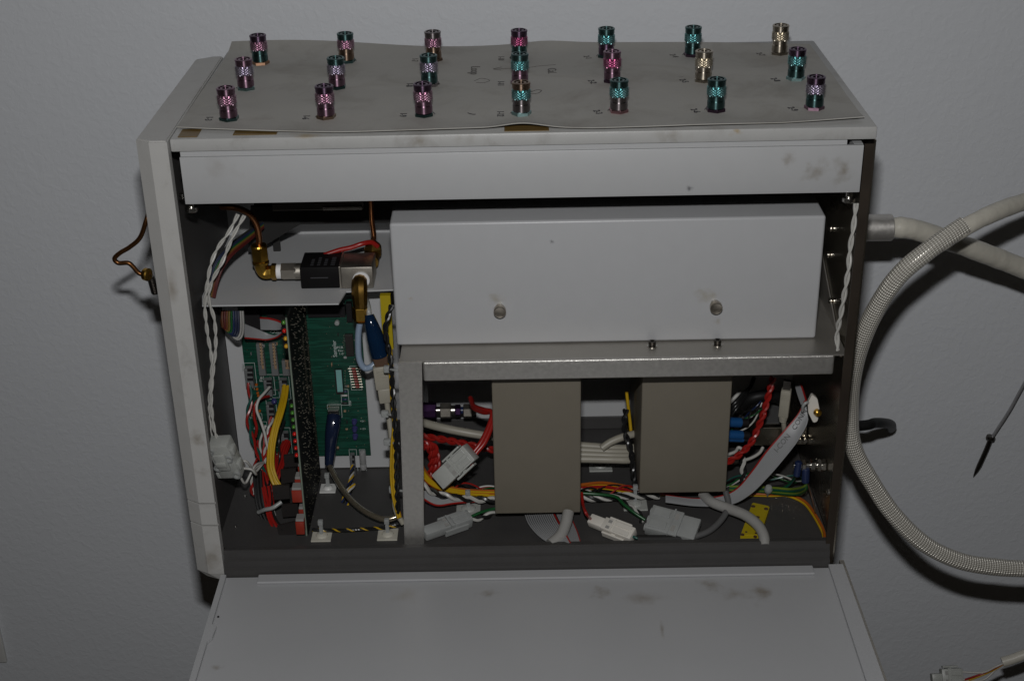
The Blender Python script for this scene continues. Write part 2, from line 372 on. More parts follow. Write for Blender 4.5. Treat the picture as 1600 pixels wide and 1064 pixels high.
def ribbon(name, L_, R_, mtls, label, cat='ribbon cable', res=8, parent=None, r=None, single=True):
    "flat cable between two edge polylines; one conductor per material"
    t = parent or thing(name, label, cat, base_of(list(L_) + list(R_)))
    a, b = path(L_, res), path(R_, res); n = len(mtls); rr = r or (a[0] - b[0]).length / n * 0.52
    groups = {}
    for j, q in enumerate(mtls):
        f = (j + .5) / n; s_ = [p.lerp(o, f) for p, o in zip(a, b)]
        if single: sweep(groups.setdefault(q.name, NB()), s_, rr, 6)
        else: obj('conductor', sweep(NB(), s_, rr, 6), q, t, smooth=1.0)
    for k, bm in groups.items(): obj('conductors' if len(groups) == 1 or bm is not list(groups.values())[-1] else 'edge_conductor', bm, MATS[k], t, smooth=1.0)
    return t
FONT = None
def text_bm(s_, size, M, depth=0.00015, xs=1.0):
    cu = bpy.data.curves.new('t', 'FONT'); cu.body = s_; cu.size = size; cu.extrude = depth; cu.align_x = 'CENTER'; cu.align_y = 'CENTER'; cu.resolution_u = 3
    o = bpy.data.objects.new('t', cu); COL.objects.link(o); bpy.context.view_layer.update()
    me = bpy.data.meshes.new_from_object(o.evaluated_get(bpy.context.evaluated_depsgraph_get()))
    bpy.data.objects.remove(o); bm = NB(); bm.from_mesh(me); bpy.data.meshes.remove(me)
    for v in bm.verts: v.co = M @ V((v.co.x * xs, v.co.y, v.co.z))
    return bm

# ================================================================== SETTING: the wall
WALL_Y = 0.36
bm = NB(); box(bm, -2.2, 2.8, WALL_Y, WALL_Y + 0.1, -1.6, 1.6)
obj('wall', bm, M_wall, kind='structure')

# ================================================================== CABINET
cab = thing('instrument_cabinet', 'light grey instrument cabinet with its front open and its inside full of wiring', 'cabinet', (0.3, 0.12, -0.45))
obj('lid', B(0.0, 0.6, 0, 0.279, -0.0115, 0, bev=0.0016), M_lid, cab, smooth=0.6)
# thick plastic end panel on the left, with two grooves near its foot
def lp_prof(o):   # outline in x, y ; o = inset of the groove
    return [(-0.0289 + o, 0.002 + o * .5), (-0.0164 + o * .3, -0.0056 + o), (-0.0008, -0.006 + o), (-0.0008, 0.004), (-0.0145, 0.004), (-0.0145, 0.2585), (-0.0105, 0.259), (-0.0268 + o, 0.2485)]
bm = NB()
g1, g2 = at(336, 787, y=-.006).z, at(340, 821, y=-.006).z
zs = [(-0.0125, g1 + .0010, 0), (g1 + .0010, g1 - .0010, .0028), (g1 - .0010, g2 + .0010, 0), (g2 + .0010, g2 - .0010, .0028), (g2 - .0010, -0.4445, 0)]
for a, b, o in zs: prism(bm, lp_prof(o), 'z', b, a)
lo = lp_prof(0); bv = [bm.verts.new((x, y, -0.4445)) for x, y in lo]; b2 = [bm.verts.new((x if x > -.012 else x + .009, y + .002 if y < 0 else y, -0.4525)) for x, y in lo]
bm.faces.new(b2)
for i in range(len(lo)): bm.faces.new((bv[i], bv[(i + 1) % len(lo)], b2[(i + 1) % len(lo)], b2[i]))
lp = obj('end_panel', bm, M_panel, cab, label='thick plastic end panel on the left, smudged with dirt')
bm = NB(); tp = [(-0.0289, 0.002), (-0.0164, -0.0056), (-0.0008, -0.006), (-0.0008, 0.259), (-0.0105, 0.259), (-0.0268, 0.2485)]
prism(bm, tp, 'z', -0.0125, 0.0005); bmesh.ops.bevel(bm, geom=[e for e in bm.edges if abs(e.verts[0].co.z - .0005) < 1e-6 and abs(e.verts[1].co.z - .0005) < 1e-6], offset=.0012, segments=2, affect='EDGES')
obj('panel_cap', bm, M_panel, lp)
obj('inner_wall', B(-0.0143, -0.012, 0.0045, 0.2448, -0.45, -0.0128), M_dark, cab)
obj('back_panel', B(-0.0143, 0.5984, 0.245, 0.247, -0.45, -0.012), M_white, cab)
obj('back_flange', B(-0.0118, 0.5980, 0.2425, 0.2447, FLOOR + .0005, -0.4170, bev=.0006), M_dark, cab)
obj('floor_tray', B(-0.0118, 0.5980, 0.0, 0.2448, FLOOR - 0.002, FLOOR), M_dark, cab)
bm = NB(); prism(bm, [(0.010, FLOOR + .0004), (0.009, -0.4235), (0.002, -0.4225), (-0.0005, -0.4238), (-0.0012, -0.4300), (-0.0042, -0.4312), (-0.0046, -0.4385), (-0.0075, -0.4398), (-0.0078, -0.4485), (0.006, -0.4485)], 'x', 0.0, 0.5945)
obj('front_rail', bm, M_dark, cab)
obj('side_panel', B(0.5985, 0.6, 0, 0.27, -0.447, -0.0118), M_steel, cab, label='bare steel side panel on the right')
bm = NB(); box(bm, 0.5905, 0.5984, -0.0006, 0.0010, -0.447, -0.0150); obj('panel_flange', bm, M_flange, cab)
obj('upper_strip', B(0.0075, 0.5755, 0.0012, 0.0032, -0.0160, -0.0117), M_paint, cab)
bm = B(0.0065, 0.5900, 0.0, 0.004, -0.0590, -0.0163, bev=0.0007); box(bm, 0.0065, 0.5900, 0.004, 0.03, -0.0590, -0.0578)
obj('fascia', bm, M_paint, cab, label='long plain painted fascia under the lid', smooth=0.6)
obj('fascia_return', B(0.5822, 0.5900, 0.0041, 0.02, -0.0575, -0.0163), M_paint, cab)
for (u, v, y) in ((299, 325, .022), (1326, 310, .022)):     # thumb screws under the fascia
    bm = NB(); p = at(u, v, y=y); cyl(bm, V((p.x, p.y, p.z - .003)), (0, 0, 1), .0058, .0042, 24, .0006); cyl(bm, V((p.x, p.y, p.z)), (0, 0, 1), .003, .012, 16)
    obj('thumb_screw', bm, M_bright, cab, smooth=0.6)
for (u, v) in ((283, 270), (281, 305)):
    bm = NB(); p = at(u, v, y=.012); cyl(bm, p, (1, -0.4, 0), .0022, .004, 12, .0005); obj('screw', bm, M_bright, cab, smooth=.6)
for (u, v) in ((383, 776), (368, 823), (353, 857)):
    bm = NB(); cyl(bm, Fl(0, (u, v))[0], (0, 0, 1), .0017, .0016, 12, .0005); obj('screw', bm, M_bright, cab, smooth=.6)
for (u, v, x) in ((1337, 366, .5983), (1316, 553, .5983), (1297, 769, .5983), (1292, 858, .5983)):
    bm = NB(); cyl(bm, at(u, v, x=x), (-1, 0, 0), .0030, .0030, 14, .0006); obj('screw', bm, M_bright, cab, smooth=.6)
for u, v in ((1276, 808),):
    bm = NB(); cyl(bm, Fl(0, (u, v))[0], (0, 0, 1), .0018, .0016, 12, .0005); obj('screw', bm, M_bright, cab, smooth=.6)
for u, v in ((1300, 357), (1296, 398), (1300, 470)):
    bm = NB(); cyl(bm, at(u, v, x=.5984), (-1, 0, 0), .0034, .003, 14, .0008); obj('screw', bm, M_bright, cab, smooth=.6)
for z in (-0.07, -0.40):                                     # rails that carry the cabinet on the wall
    obj('wall_rail', B(0.08, 0.52, 0.2472, WALL_Y - .0005, z - .02, z), M_dark, cab)
# manifold plate behind the fascia, and its dark compartment floor
mp = at(505, 323, y=.06)
obj('manifold_plate', B(at(425, 323, y=.06).x, at(567, 323, y=.06).x, .06, .20, mp.z - .0035, mp.z + .006, bev=.0005), M_dsteel, cab)
obj('manifold_edge', B(at(505, 327, y=.06).x, at(566, 327, y=.06).x, .058, .0598, mp.z - .0030, mp.z - .0002), M_bright, cab)
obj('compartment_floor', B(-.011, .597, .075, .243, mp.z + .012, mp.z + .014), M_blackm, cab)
obj('shade_block', B(at(400, 349, y=.17).x, at(640, 349, y=.17).x, .17, .243, at(520, 350, y=.17).z, mp.z + .0118), M_blackm, cab)  # black block added to keep the shaded space behind the fascia dark
bm = NB(); gp = [at(u, v, y=.168) for u, v in ((392, 322), (480, 322), (470, 349), (398, 392), (388, 392))]; prism(bm, [(q.x, q.z) for q in gp], 'y', .1655, .1695); obj('gusset', bm, M_blackm, cab)
obj('bracket_bar', B(at(425, 365, y=.2).x, at(436, 365, y=.2).x, .198, .202, -.1935, -.13), M_blackm, cab)
# the open front door, lying level towards the camera
DZ = -0.447
door = obj('door', B(-0.003, 0.6065, -0.43, -0.0090, DZ - .006, DZ, bev=.0006), M_door, cab, label='open front door lying level, white painted inside, smudged')
obj('stiffener', B(0.0335, 0.5775, -0.0215, -0.0085, DZ + .0004, DZ + .0030, bev=.0008), M_door, door)
nx0, nx1 = 0.0018, 0.0068
ya, yb = at(335, 978, z=DZ + .003).y, at(330, 1002, z=DZ + .003).y
bm = NB(); prism(bm, [(-0.0035, -.009), (nx0, -.009), (nx0, ya + .003), (nx1, ya), (nx1 - .001, yb + .006), (nx0 + .0005, yb), (nx0 - .0006, -.43), (-0.0035, -.43)], 'z', DZ + .0006, DZ + .0034)
obj('side_flange', bm, M_door, door)
bm = NB(); prism(bm, [(0.5930, -.009), (0.6070, -.009), (0.6070, -.43), (0.5890, -.43)], 'z', DZ + .0008, DZ + .0040)
obj('side_flange', bm, M_door, door)
obj('outer_edge', B(0.6066, 0.6110, -0.43, 0.004, DZ - .012, DZ - .0005), M_galv2, door)
for u, v in ((468, 883), (372, 890), (341, 963)):
    bm = NB(); cyl(bm, at(u, v, z=DZ + .0032), (0, 0, 1), .0011, .0003, 10); obj('hole_mark', bm, M_black, door)
# steel tube stub on the right side where the hose leaves
p0 = at(1372, 356, y=.135)
bm = NB(); cyl(bm, V((0.6002, p0.y, p0.z)), (1, 0, 0), .0132, at(1393, 356, y=.135).x - .6, 32, .0008)
obj('hose_collar', bm, M_collar, cab, smooth=.6)

# ================================================================== LABEL SHEET on the lid
def sheet_z(x, y):
    f = max(0.0, 1 - (y - 0.004) / 0.03); b = max(0.0, (y - 0.235) / 0.04)
    z = 0.0012 + 0.0042 * f * f * math.exp(-((x - 0.300) / 0.022) ** 2) + 0.0012 * f * f + 0.0030 * f * f * max(0, (x - .52) / .07)
    z += 0.0028 * b * b * (1 + math.sin(17 * x + 0.6)) + .0035 * b * b * math.exp(-((x - .327) / .03) ** 2)
    z += 0.0005 * (1 + math.sin(x * 31 + 2 * math.sin(y * 40)) * math.sin(y * 23 + 1.3)) + .0016 * math.exp(-((x - .33) / .09) ** 2 - ((y - .13) / .05) ** 2) * 0.6
    return z
SH = [at(276, 201, z=.002), at(1352, 188, z=.003), at(1265, 68, z=.003), at(363, 74, z=.003)]
FE = [(276, 201), (340, 204), (422, 206.5), (525, 209), (663, 206.5), (740, 204), (800, 203), (854, 202), (930, 203), (1040, 201), (1129, 198), (1284, 191.5), (1352, 188)]
FEp = [at(u, v, z=.0016) for u, v in FE]
def front_y(x):
    for p, q in zip(FEp, FEp[1:]):
        if x <= q.x: return p.y + (q.y - p.y) * max(0, (x - p.x) / (q.x - p.x))
    return FEp[-1].y
bm = NB(); NX, NY = 120, 50; G = []
for j in range(NY + 1):
    row = []
    for i in range(NX + 1):
        a, b = i / NX, j / NY
        p = SH[0].lerp(SH[1], a).lerp(SH[3].lerp(SH[2], a), b)
        y = front_y(p.x) + (SH[3].lerp(SH[2], a).y - front_y(p.x)) * b
        row.append(bm.verts.new((p.x, y, sheet_z(p.x, y))))
    G.append(row)
for j in range(NY):
    for i in range(NX): bm.faces.new((G[j][i], G[j][i + 1], G[j + 1][i + 1], G[j + 1][i]))
r = bmesh.ops.extrude_face_region(bm, geom=list(bm.faces))
bmesh.ops.translate(bm, verts=[e for e in r['geom'] if isinstance(e, bmesh.types.BMVert)], vec=(0, 0, 0.0009))
sheet = obj('label_sheet', bm, M_sheet, None, 'loose grey plastic sheet with handwritten numbers lying on the lid', 'sheet', smooth=.7)
FX = [0.0437 + 0.0851 * i for i in range(7)]; FY = [0.0452, 0.1350, 0.2220]
def mark(s_, x, y, size=.0088, mt=None, xs=1.0, rot=-math.pi / 2):
    M = Matrix.Translation((x, y, sheet_z(x, y) + .00115)) @ Matrix.Rotation(rot, 4, 'Z')
    obj('handwriting', text_bm(s_, size, M, xs=xs), mt or M_ink, sheet)
for i in range(7):
    for j in range(3):
        num = (f'1-{3 * i + 3 - j}' if i < 4 else f'2-{3 * (i - 4) + 3 - j}')
        if (i, j) in ((0, 1), (0, 2), (1, 1), (1, 2)): continue      # not visible in the photograph
        mark(num, FX[i] - .0185, FY[j] + .001 - (.002 if i > 3 else 0), mt=M_ink if j < 2 else M_ink2, rot=-math.pi / 2 + (.25 if i > 3 else 0), xs=.95)
mark('Loop', *at(742, 112, z=.002)[:2], size=.013, mt=M_ink2); mark('Cal.', *at(862, 114, z=.002)[:2], size=.012, mt=M_ink2)
def ink_line(uv, r=.0004, mt=M_ink2):
    pts = [at(u, v, z=.002) for u, v in uv]; pts = [V((p.x, p.y, sheet_z(p.x, p.y) + .0008)) for p in path(pts, 6)]
    obj('handwriting', sweep(NB(), pts, r, 6), mt, sheet)
ink_line([(868, 103), (845, 105), (815, 109), (772, 110)]); ink_line([(784, 107), (771, 110), (783, 112)])
ink_line([(741, 128), (752, 124), (765, 127), (757, 131), (744, 131)]); ink_line([(825, 148), (838, 143), (846, 144), (840, 148), (828, 149)], .0005)
ink_line([(731, 178), (738, 180), (743, 180)], .0006, M_ink); ink_line([(1060, 122), (1068, 121)], .0003)
# tape under the sheet's front edge
for (u0, v0, u1, v1) in ((283, 206, 308, 214), (366, 207, 432, 210), (788, 199, 858, 204)):
    a, b = at(u0, v0, z=.0006), at(u1, v1, z=.0006)
    y0, y1 = min(a.y, b.y), max(a.y, b.y)
    if y1 - y0 < .004: y1 = y0 + .006
    obj('adhesive_tape', B(a.x, b.x, y0, y1 + .006, .0002, .0008), M_tape, sheet)

# ================================================================== PORT FITTINGS (21)
def tint(name, c, rough=.36):
    mt = mat('anodised_' + name, c, rough, 1.0, var=.25, scale=160)
    N, L = mt.node_tree.nodes, mt.node_tree.links; Bs = N['Principled BSDF']         # fine turning marks round the axis
    tg = N.new('ShaderNodeTangent'); tg.direction_type = 'RADIAL'; tg.axis = 'Z'; L.new(tg.outputs[0], Bs.inputs['Tangent'])
    Bs.inputs['Anisotropic'].default_value = 0.85; Bs.inputs['Anisotropic Rotation'].default_value = 0.25
    return mt
TI = {'V': tint('violet', (.25, .155, .205)), 'M': tint('magenta', (.29, .10, .19)), 'T': tint('teal', (.10, .235, .25)), 'D': tint('dark_teal', (.075, .14, .14)),
      'B': tint('bronze', (.24, .17, .125)), 'S': tint('steel', (.42, .375, .31)), 'U': tint('blue_violet', (.25, .215, .30)), 'P': tint('pink', (.50, .28, .31)), 'G': tint('grey', (.22, .195, .20)),
      'K': tint('dark_violet', (.13, .085, .13)), 'O': tint('orange_violet', (.33, .19, .12)), 'C': tint('pale_teal', (.30, .45, .45))}
KB = {'V': (.50, .34, .42), 'M': (.52, .22, .35), 'T': (.24, .44, .45), 'S': (.62, .57, .48), 'U': (.46, .42, .50)}
TK = {k: mat('knurl_' + k.lower(), c, .32, 1.0, var=.2, scale=160) for k, c in KB.items()}
CN = {'V': 'violet', 'M': 'magenta', 'T': 'teal', 'S': 'bare steel', 'U': 'bluish violet', 'B': 'bronze', 'G': 'grey'}
def meshdata(name, bm, smooth=None):
    bmesh.ops.recalc_face_normals(bm, faces=bm.faces)
    if smooth is not None:
        for f in bm.faces: f.smooth = True
        for e in bm.edges:
            if len(e.link_faces) == 2 and e.calc_face_angle(0) > smooth: e.smooth = False
    me = bpy.data.meshes.new(name); bm.to_mesh(me); bm.free(); me.materials.append(TI['S']); return me
bm = NB(); lathe(bm, [(.0084, 0), (.0089, .0006), (.0089, .0058), (.0080, .0064)], (0, 0, 0.0004), (0, 0, 1), 6); ME_hex = meshdata('hex_base', bm)
bm = NB(); lathe(bm, [(.0072, .0064), (.0077, .0070), (.0077, .0130), (.0075, .0134), (.0073, .0138), (.0073, .0182)], (0, 0, 0), (0, 0, 1), 32); ME_body = meshdata('body', bm, .25)
bm = NB(); nu, nv = 34, 8; R0 = .0076; z0, z1 = .0178, .0266; rr = []
for j in range(nv + 1):
    rr.append([bm.verts.new(((R0 + (.0010 if (i + j) % 2 == 0 else 0) - (.0007 if j in (0, nv) else 0)) * math.cos(2 * math.pi * i / nu), (R0 + (.0010 if (i + j) % 2 == 0 else 0) - (.0007 if j in (0, nv) else 0)) * math.sin(2 * math.pi * i / nu), z0 + (z1 - z0) * j / nv)) for i in range(nu)])
for j in range(nv):
    for i in range(nu):
        a, b, c, d = rr[j][i], rr[j][(i + 1) % nu], rr[j + 1][(i + 1) % nu], rr[j + 1][i]
        if (i + j) % 2 == 0: bm.faces.new((a, b, d)); bm.faces.new((b, c, d))
        else: bm.faces.new((a, b, c)); bm.faces.new((a, c, d))
bm.faces.new(rr[0][::-1]); bm.faces.new(rr[-1]); ME_knurl = meshdata('knurled_nut', bm)
bm = NB(); lathe(bm, [(.0074, .0265), (.0074, .0272), (.0079, .0276), (.0079, .0306), (.0082, .0309), (.0082, .0322), (.0076, .0326), (.0062, .0326), (.0062, .0313), (.0048, .0313), (.0048, .0322), (.0030, .0322), (.0030, .0290), (0, .0290)], (0, 0, 0), (0, 0, 1), 32); ME_col = meshdata('collar', bm, .25)
ROWS = [('front', 0, ['V V D V', 'V V B K', 'V V D K', 'T G C B', 'T G P D', 'T D K D', 'U D V K']),
        ('middle', 1, ['U V C V', 'U V D D', 'U D G D', 'T V V D', 'M V K V', 'S S S S', 'T D C K']),
        ('back', 2, ['V D O K', 'V B D D', 'V B B G', 'M D D K', 'T K D D', 'T D K D', 'S S S S'])]
for rn, j, cols in ROWS:
    for i, cc in enumerate(cols):
        kn, bo, hx, co = cc.split()
        num = (f'1-{3 * i + 3 - j}' if i < 4 else f'2-{3 * (i - 4) + 3 - j}')
        nth = ['leftmost', 'second from left', 'third from left', 'middle one', 'third from right', 'second from right', 'rightmost'][i]
        x, y = FX[i] + random.uniform(-.0006, .0006), FY[j] + random.uniform(-.0008, .0008)
        t = thing('port_fitting', f'{CN[kn]} knurled port fitting, {nth} in the {rn} row on the lid', 'fitting', (x, y, sheet_z(x, y) - .0028), 'port fittings on the lid'); t.scale = (1.0, 1.0, .99)
        t.rotation_euler = (random.uniform(-.012, .012), random.uniform(-.012, .012), random.uniform(-.25, .25))
        for nm, me, q in (('hex_base', ME_hex, hx), ('body', ME_body, bo), ('knurled_nut', ME_knurl, kn), ('collar', ME_col, co)):
            o = bpy.data.objects.new(nm, me); COL.objects.link(o); o.parent = t; o.material_slots[0].link = 'OBJECT'; o.material_slots[0].material = TK[q] if nm == 'knurled_nut' else TI[q]
            if nm == 'hex_base': o.rotation_euler = (0, 0, random.uniform(-.3, .3))
            if nm == 'knurled_nut': o.rotation_euler = (0, 0, random.random())
        # torn hole edge curling up beside the fitting
        if random.random() < .8:
            s_ = random.choice((-1, 1)); pts = [V((x + s_ * .0095 * math.cos(a), y + .0095 * math.sin(a), sheet_z(x, y) + .0016)) for a in (.1, .5, .9, 1.2)]
            obj('hole_edge', tube(pts, .0003, 5, 3), M_ink, sheet)

# ================================================================== SHELF, HEATER COVER, TAUPE BOXES
SZ = -0.2255
shelf = thing('metal_shelf', 'bare galvanised shelf with folded front lip and upright leg', 'shelf', (.38, .1, FLOOR))
bm = B(0.182, 0.5975, 0.0182, 0.236, SZ - .0016, SZ); obj('shelf_plate', bm, M_galv2, shelf)
bm = B(0.2035, 0.5862, 0.0160, 0.0215, SZ - .0205, SZ + .0001, bev=.0022, seg=5); obj('front_lip', bm, M_galv, shelf, smooth=.6)
bm = NB(); pa, pb, pc, pd = at(622, 569, y=.016), at(659, 567, y=.016), at(662, 851, y=.016), at(632, 852, y=.016)
prism(bm, [(pa.x, SZ - .0022), (pb.x, SZ - .0022), (pc.x, FLOOR + .0002), (pd.x, FLOOR + .0002)], 'y', .0160, .030); bmesh.ops.bevel(bm, geom=[e for e in bm.edges if abs(e.verts[0].co.z - e.verts[1].co.z) > .1], offset=.0012, segments=2, affect='EDGES')
obj('leg', bm, M_galv, shelf)
obj('top_tab', B(pa.x, pb.x, .0155, .0179, SZ - .0021, SZ - .0002), M_galv, shelf)
for u, v in ((1019, 541), (1121, 539)):
    p = at(u, v, z=SZ); bm = NB(); cyl(bm, p, (0, 0, 1), .0048, .0008, 20); w_ = obj('washer', bm, M_bright, shelf, smooth=.6)
    bm = NB(); lathe(bm, [(.0034, .0008), (.0036, .0012), (.0036, .0052), (.0032, .0056), (.0018, .0056), (.0018, .003), (0, .003)], p, (0, 0, 1), 20); obj('socket_bolt', bm, M_dsteel, shelf, smooth=.6)
bm = NB(); prism(bm, [(.215, SZ), (.06, SZ), (.215, -.15)], 'x', .5968, .5980); obj('gusset', bm, M_galv2, shelf)

cov = thing('heater_cover', 'big plain white box cover with two small knobs standing on the shelf', 'box cover', (.376, .12, SZ))
XL, XR = at(608, 350, y=.05).x, at(1292, 330, y=.05).x
obj('cover', B(XL, XR, .05, .225, SZ + .0004, -.1003, bev=.0028, seg=4), M_cover, cov, smooth=.6)
for u, v in ((781, 480), (1117, 474)):
    p = at(u, v, y=.05); bm = NB(); cyl(bm, p + V((0, .0005, 0)), (0, -1, 0), .0042, .0062, 24); kb = obj('knob_stem', bm, M_bright, cov, smooth=.5)
    bm = NB(); lathe(bm, [(.0050, .0058), (.0058, .0064), (.0058, .0112), (.0052, .0120), (.0046, .0118), (0, .0116)], p, (0, -1, 0), 24); obj('knob_head', bm, M_knob, kb, smooth=.3)

for (u0, u1, v1, y, lab) in ((773, 907, 803, .043, 'taupe metal enclosure hanging under the shelf, the nearer left one'), (998, 1134, 771, .064, 'taupe metal enclosure hanging under the shelf, the right one with wires beside it')):
    a, b = at(u0, v1, y=y), at(u1, v1, y=y)
    obj('metal_enclosure', B(a.x + .0005, b.x, y, y + .13, a.z, SZ - .0024, bev=.0014, seg=3), M_taupe, None, lab, 'enclosure', 'taupe enclosures under the shelf', smooth=.6)

# ================================================================== BRACKET PLATE and SOLENOID VALVE
PZ = -0.1885
def P_(u, v): return at(u, v, z=PZ)
a, b, c, d = P_(319, 477), P_(529, 474), P_(541, 455), P_(612, 452)
bm = NB(); prism(bm, [(-0.0075, a.y), (b.x, b.y), (c.x, c.y), (.176, d.y), (.176, .244), (-0.0115, .244), (-0.0115, a.y + .02)], 'z', PZ - .0016, PZ)
obj('bracket_plate', bm, M_white, None, 'flat white mounting plate carrying the valve above the circuit boards', 'plate')
vy = P_(530, 452).y                           # front of the valve
vx0, vx1, vx2 = at(469, 435, y=vy).x, at(530, 435, y=vy).x, at(583, 435, y=vy).x
vzt = at(500, 418, y=vy).z; vd = at(535, 393, z=vzt).y
val = thing('solenoid_valve', 'black and steel solenoid valve with brass elbows on the white plate', 'valve', ((vx0 + vx2) / 2, (vy + vd) / 2, PZ))
coil = obj('coil', B(vx0, vx1 - .0002, vy + .0005, vd, PZ + .0008, vzt, bev=.0012), mat('coil_black', (.006, .0055, .006), .6, spec=.15), val, label='black solenoid coil with small print on top', smooth=.6)
obj('valve_body', B(vx1 + .002, vx2, vy - .0005, vd - .003, PZ + .0006, vzt - .0002, bev=.0010), M_nickel, val, smooth=.6)
obj('end_plate', B(vx1, vx1 + .0018, vy - .0002, vd - .001, PZ + .0006, vzt + .0003, bev=.0004), M_nickel, val)
for k in range(4):                            # faint print on the coil, unreadable in the photograph
    xx = vx0 + .010 + k * .0065
    for q in range(4 + k % 2):
        yy = vy + .005 + q * .0042
        obj('print_mark', B(xx, xx + (.0030 if k < 3 else .0042), yy, yy + .0026, vzt + .00002, vzt + .0001), M_print, coil)
obj('print_mark', B(vx0 + .010, vx0 + .027, vy + .0003, vy + .00048, PZ + .0118, PZ + .0128), M_print, coil)
# left side: hex adapter, tape, brass elbow, nut, copper tube
hc = at(454, 424, y=vy + .010); ez = hc.z
bm = NB(); cyl(bm, V((at(440, 424, y=hc.y).x, hc.y, ez)), (1, 0, 0), .0088, vx0 - at(440, 424, y=hc.y).x - .004, 6, .0008, ph=math.pi / 6); obj('hex_adapter', bm, M_nickel, val)
bm = NB(); cyl(bm, V((vx0 - .006, hc.y, ez)), (1, 0, 0), .0080, .006, 24); obj('adapter_collar', bm, M_nickel, val, smooth=.6)
bm = NB(); cyl(bm, V((at(433, 424, y=hc.y).x - .001, hc.y, ez)), (1, 0, 0), .0072, .006, 24, .001); obj('sealing_tape', bm, M_ptfe, val, smooth=.6)
ex = at(409, 424, y=hc.y).x
bm = NB(); sweep(bm, path([V((ex, hc.y, ez + .015)), V((ex, hc.y, ez + .005)), V((ex + .003, hc.y, ez - .0005)), V((ex + .010, hc.y, ez)), V((ex + .0165, hc.y, ez))], 6), .0068, 8)
cyl(bm, V((ex + .0095, hc.y, ez)), (1, 0, 0), .0082, .005, 8, .0008, ph=math.pi / 8); cyl(bm, V((ex, hc.y, ez + .0085)), (0, 0, 1), .0082, .003, 24, .0006)
el = obj('brass_elbow', bm, M_brass, val, smooth=.55)
bm = NB(); cyl(bm, V((ex - .0003, hc.y, ez + .0120)), (0, 0, 1), .0084, .0150, 6, .0009, ph=.3); lathe(bm, [(.0080, .027), (.0072, .0285), (.0035, .029)], V((ex - .0003, hc.y, ez)), (0, 0, 1), 24); obj('compression_nut', bm, M_brass, el)
tb = V((ex - .0004, hc.y, ez + .026))
wire('copper_tube', [tb, at(405, 372, y=hc.y), at(401, 352, y=hc.y - .002), at(392, 337, y=hc.y - .004), at(380, 329, y=hc.y - .005), at(366, 325, y=hc.y - .004), at(345, 323, y=hc.y)], .0030, M_copper, 'thin copper tube bending up and left from the brass elbow', 'tube', n=12)
# front port: elbow turning down
fc = at(563, 436, y=vy); fy = vy - .002
bm = NB(); cyl(bm, V((fc.x + .001, vy - .0004, fc.z)), (0, -1, 0), .0084, .004, 28, .0008); obj('sealing_tape', bm, M_ptfe, val, smooth=.6)
bm = NB(); sweep(bm, path([V((fc.x, vy - .003, fc.z)), V((fc.x, vy - .009, fc.z - .001)), V((fc.x, vy - .014, fc.z - .008)), V((fc.x, vy - .0145, fc.z - .022))], 7), lambda t: .0070 + .0010 * math.sin(math.pi * t), 10)
el2 = obj('brass_elbow', bm, M_brass2, val, smooth=.5, label='brass elbow turning down off the front edge of the plate')
bm = NB(); cyl(bm, V((fc.x, vy - .0145, fc.z - .0225)), (0, 0, -1), .0082, .0135, 6, .0008, ph=.5); lathe(bm, [(.0078, .0135), (.0066, .0155), (.004, .016)], V((fc.x, vy - .0145, fc.z - .0225)), (0, 0, -1), 20); obj('compression_nut', bm, M_brass, el2)
nb = V((fc.x, vy - .0145, fc.z - .038)); yt = vy - .0145
wire('plastic_tube', [nb + V((0, 0, .004)), at(560, 520, y=yt), at(560, 550, y=yt), at(563, 566, y=yt), at(570, 575, y=yt), at(580, 573, y=yt), at(592, 562, y=yt + .004)], .0032, M_bluet, 'blue grey plastic tube hanging from the brass elbow', 'tube', n=12)
# rear port with copper tube
rc = at(583, 396, z=PZ + .014)
bm = NB(); lathe(bm, [(.0085, 0), (.0095, .002), (.0095, .008), (.008, .011), (.0045, .0145), (.0035, .0150)], V((rc.x, rc.y, PZ + .012)), (0, 0, 1), 6); cyl(bm, V((rc.x, rc.y + .001, PZ + .013)), (0, -1, 0), .007, max(.004, rc.y - vd + .006), 16)
obj('rear_elbow', bm, M_brass2, val)
wire('copper_tube', [V((rc.x, rc.y, PZ + .026)), at(584, 368, y=rc.y), at(581, 345, y=rc.y), at(580, 322, y=rc.y - .002), at(579, 300, y=rc.y - .003)], .0026, M_copper, 'short copper tube rising straight behind the valve', 'tube', n=12)
wire('red_lead', [V((vx0 + .020, vd - .004, vzt - .002)), at(530, 391, z=vzt + .002), at(548, 387, z=vzt + .004), at(566, 381, z=vzt + .007), at(580, 379, z=vzt + .006), at(590, 385, z=vzt)], .0026, M_red, 'thick red lead curving over the top of the valve', 'wire')

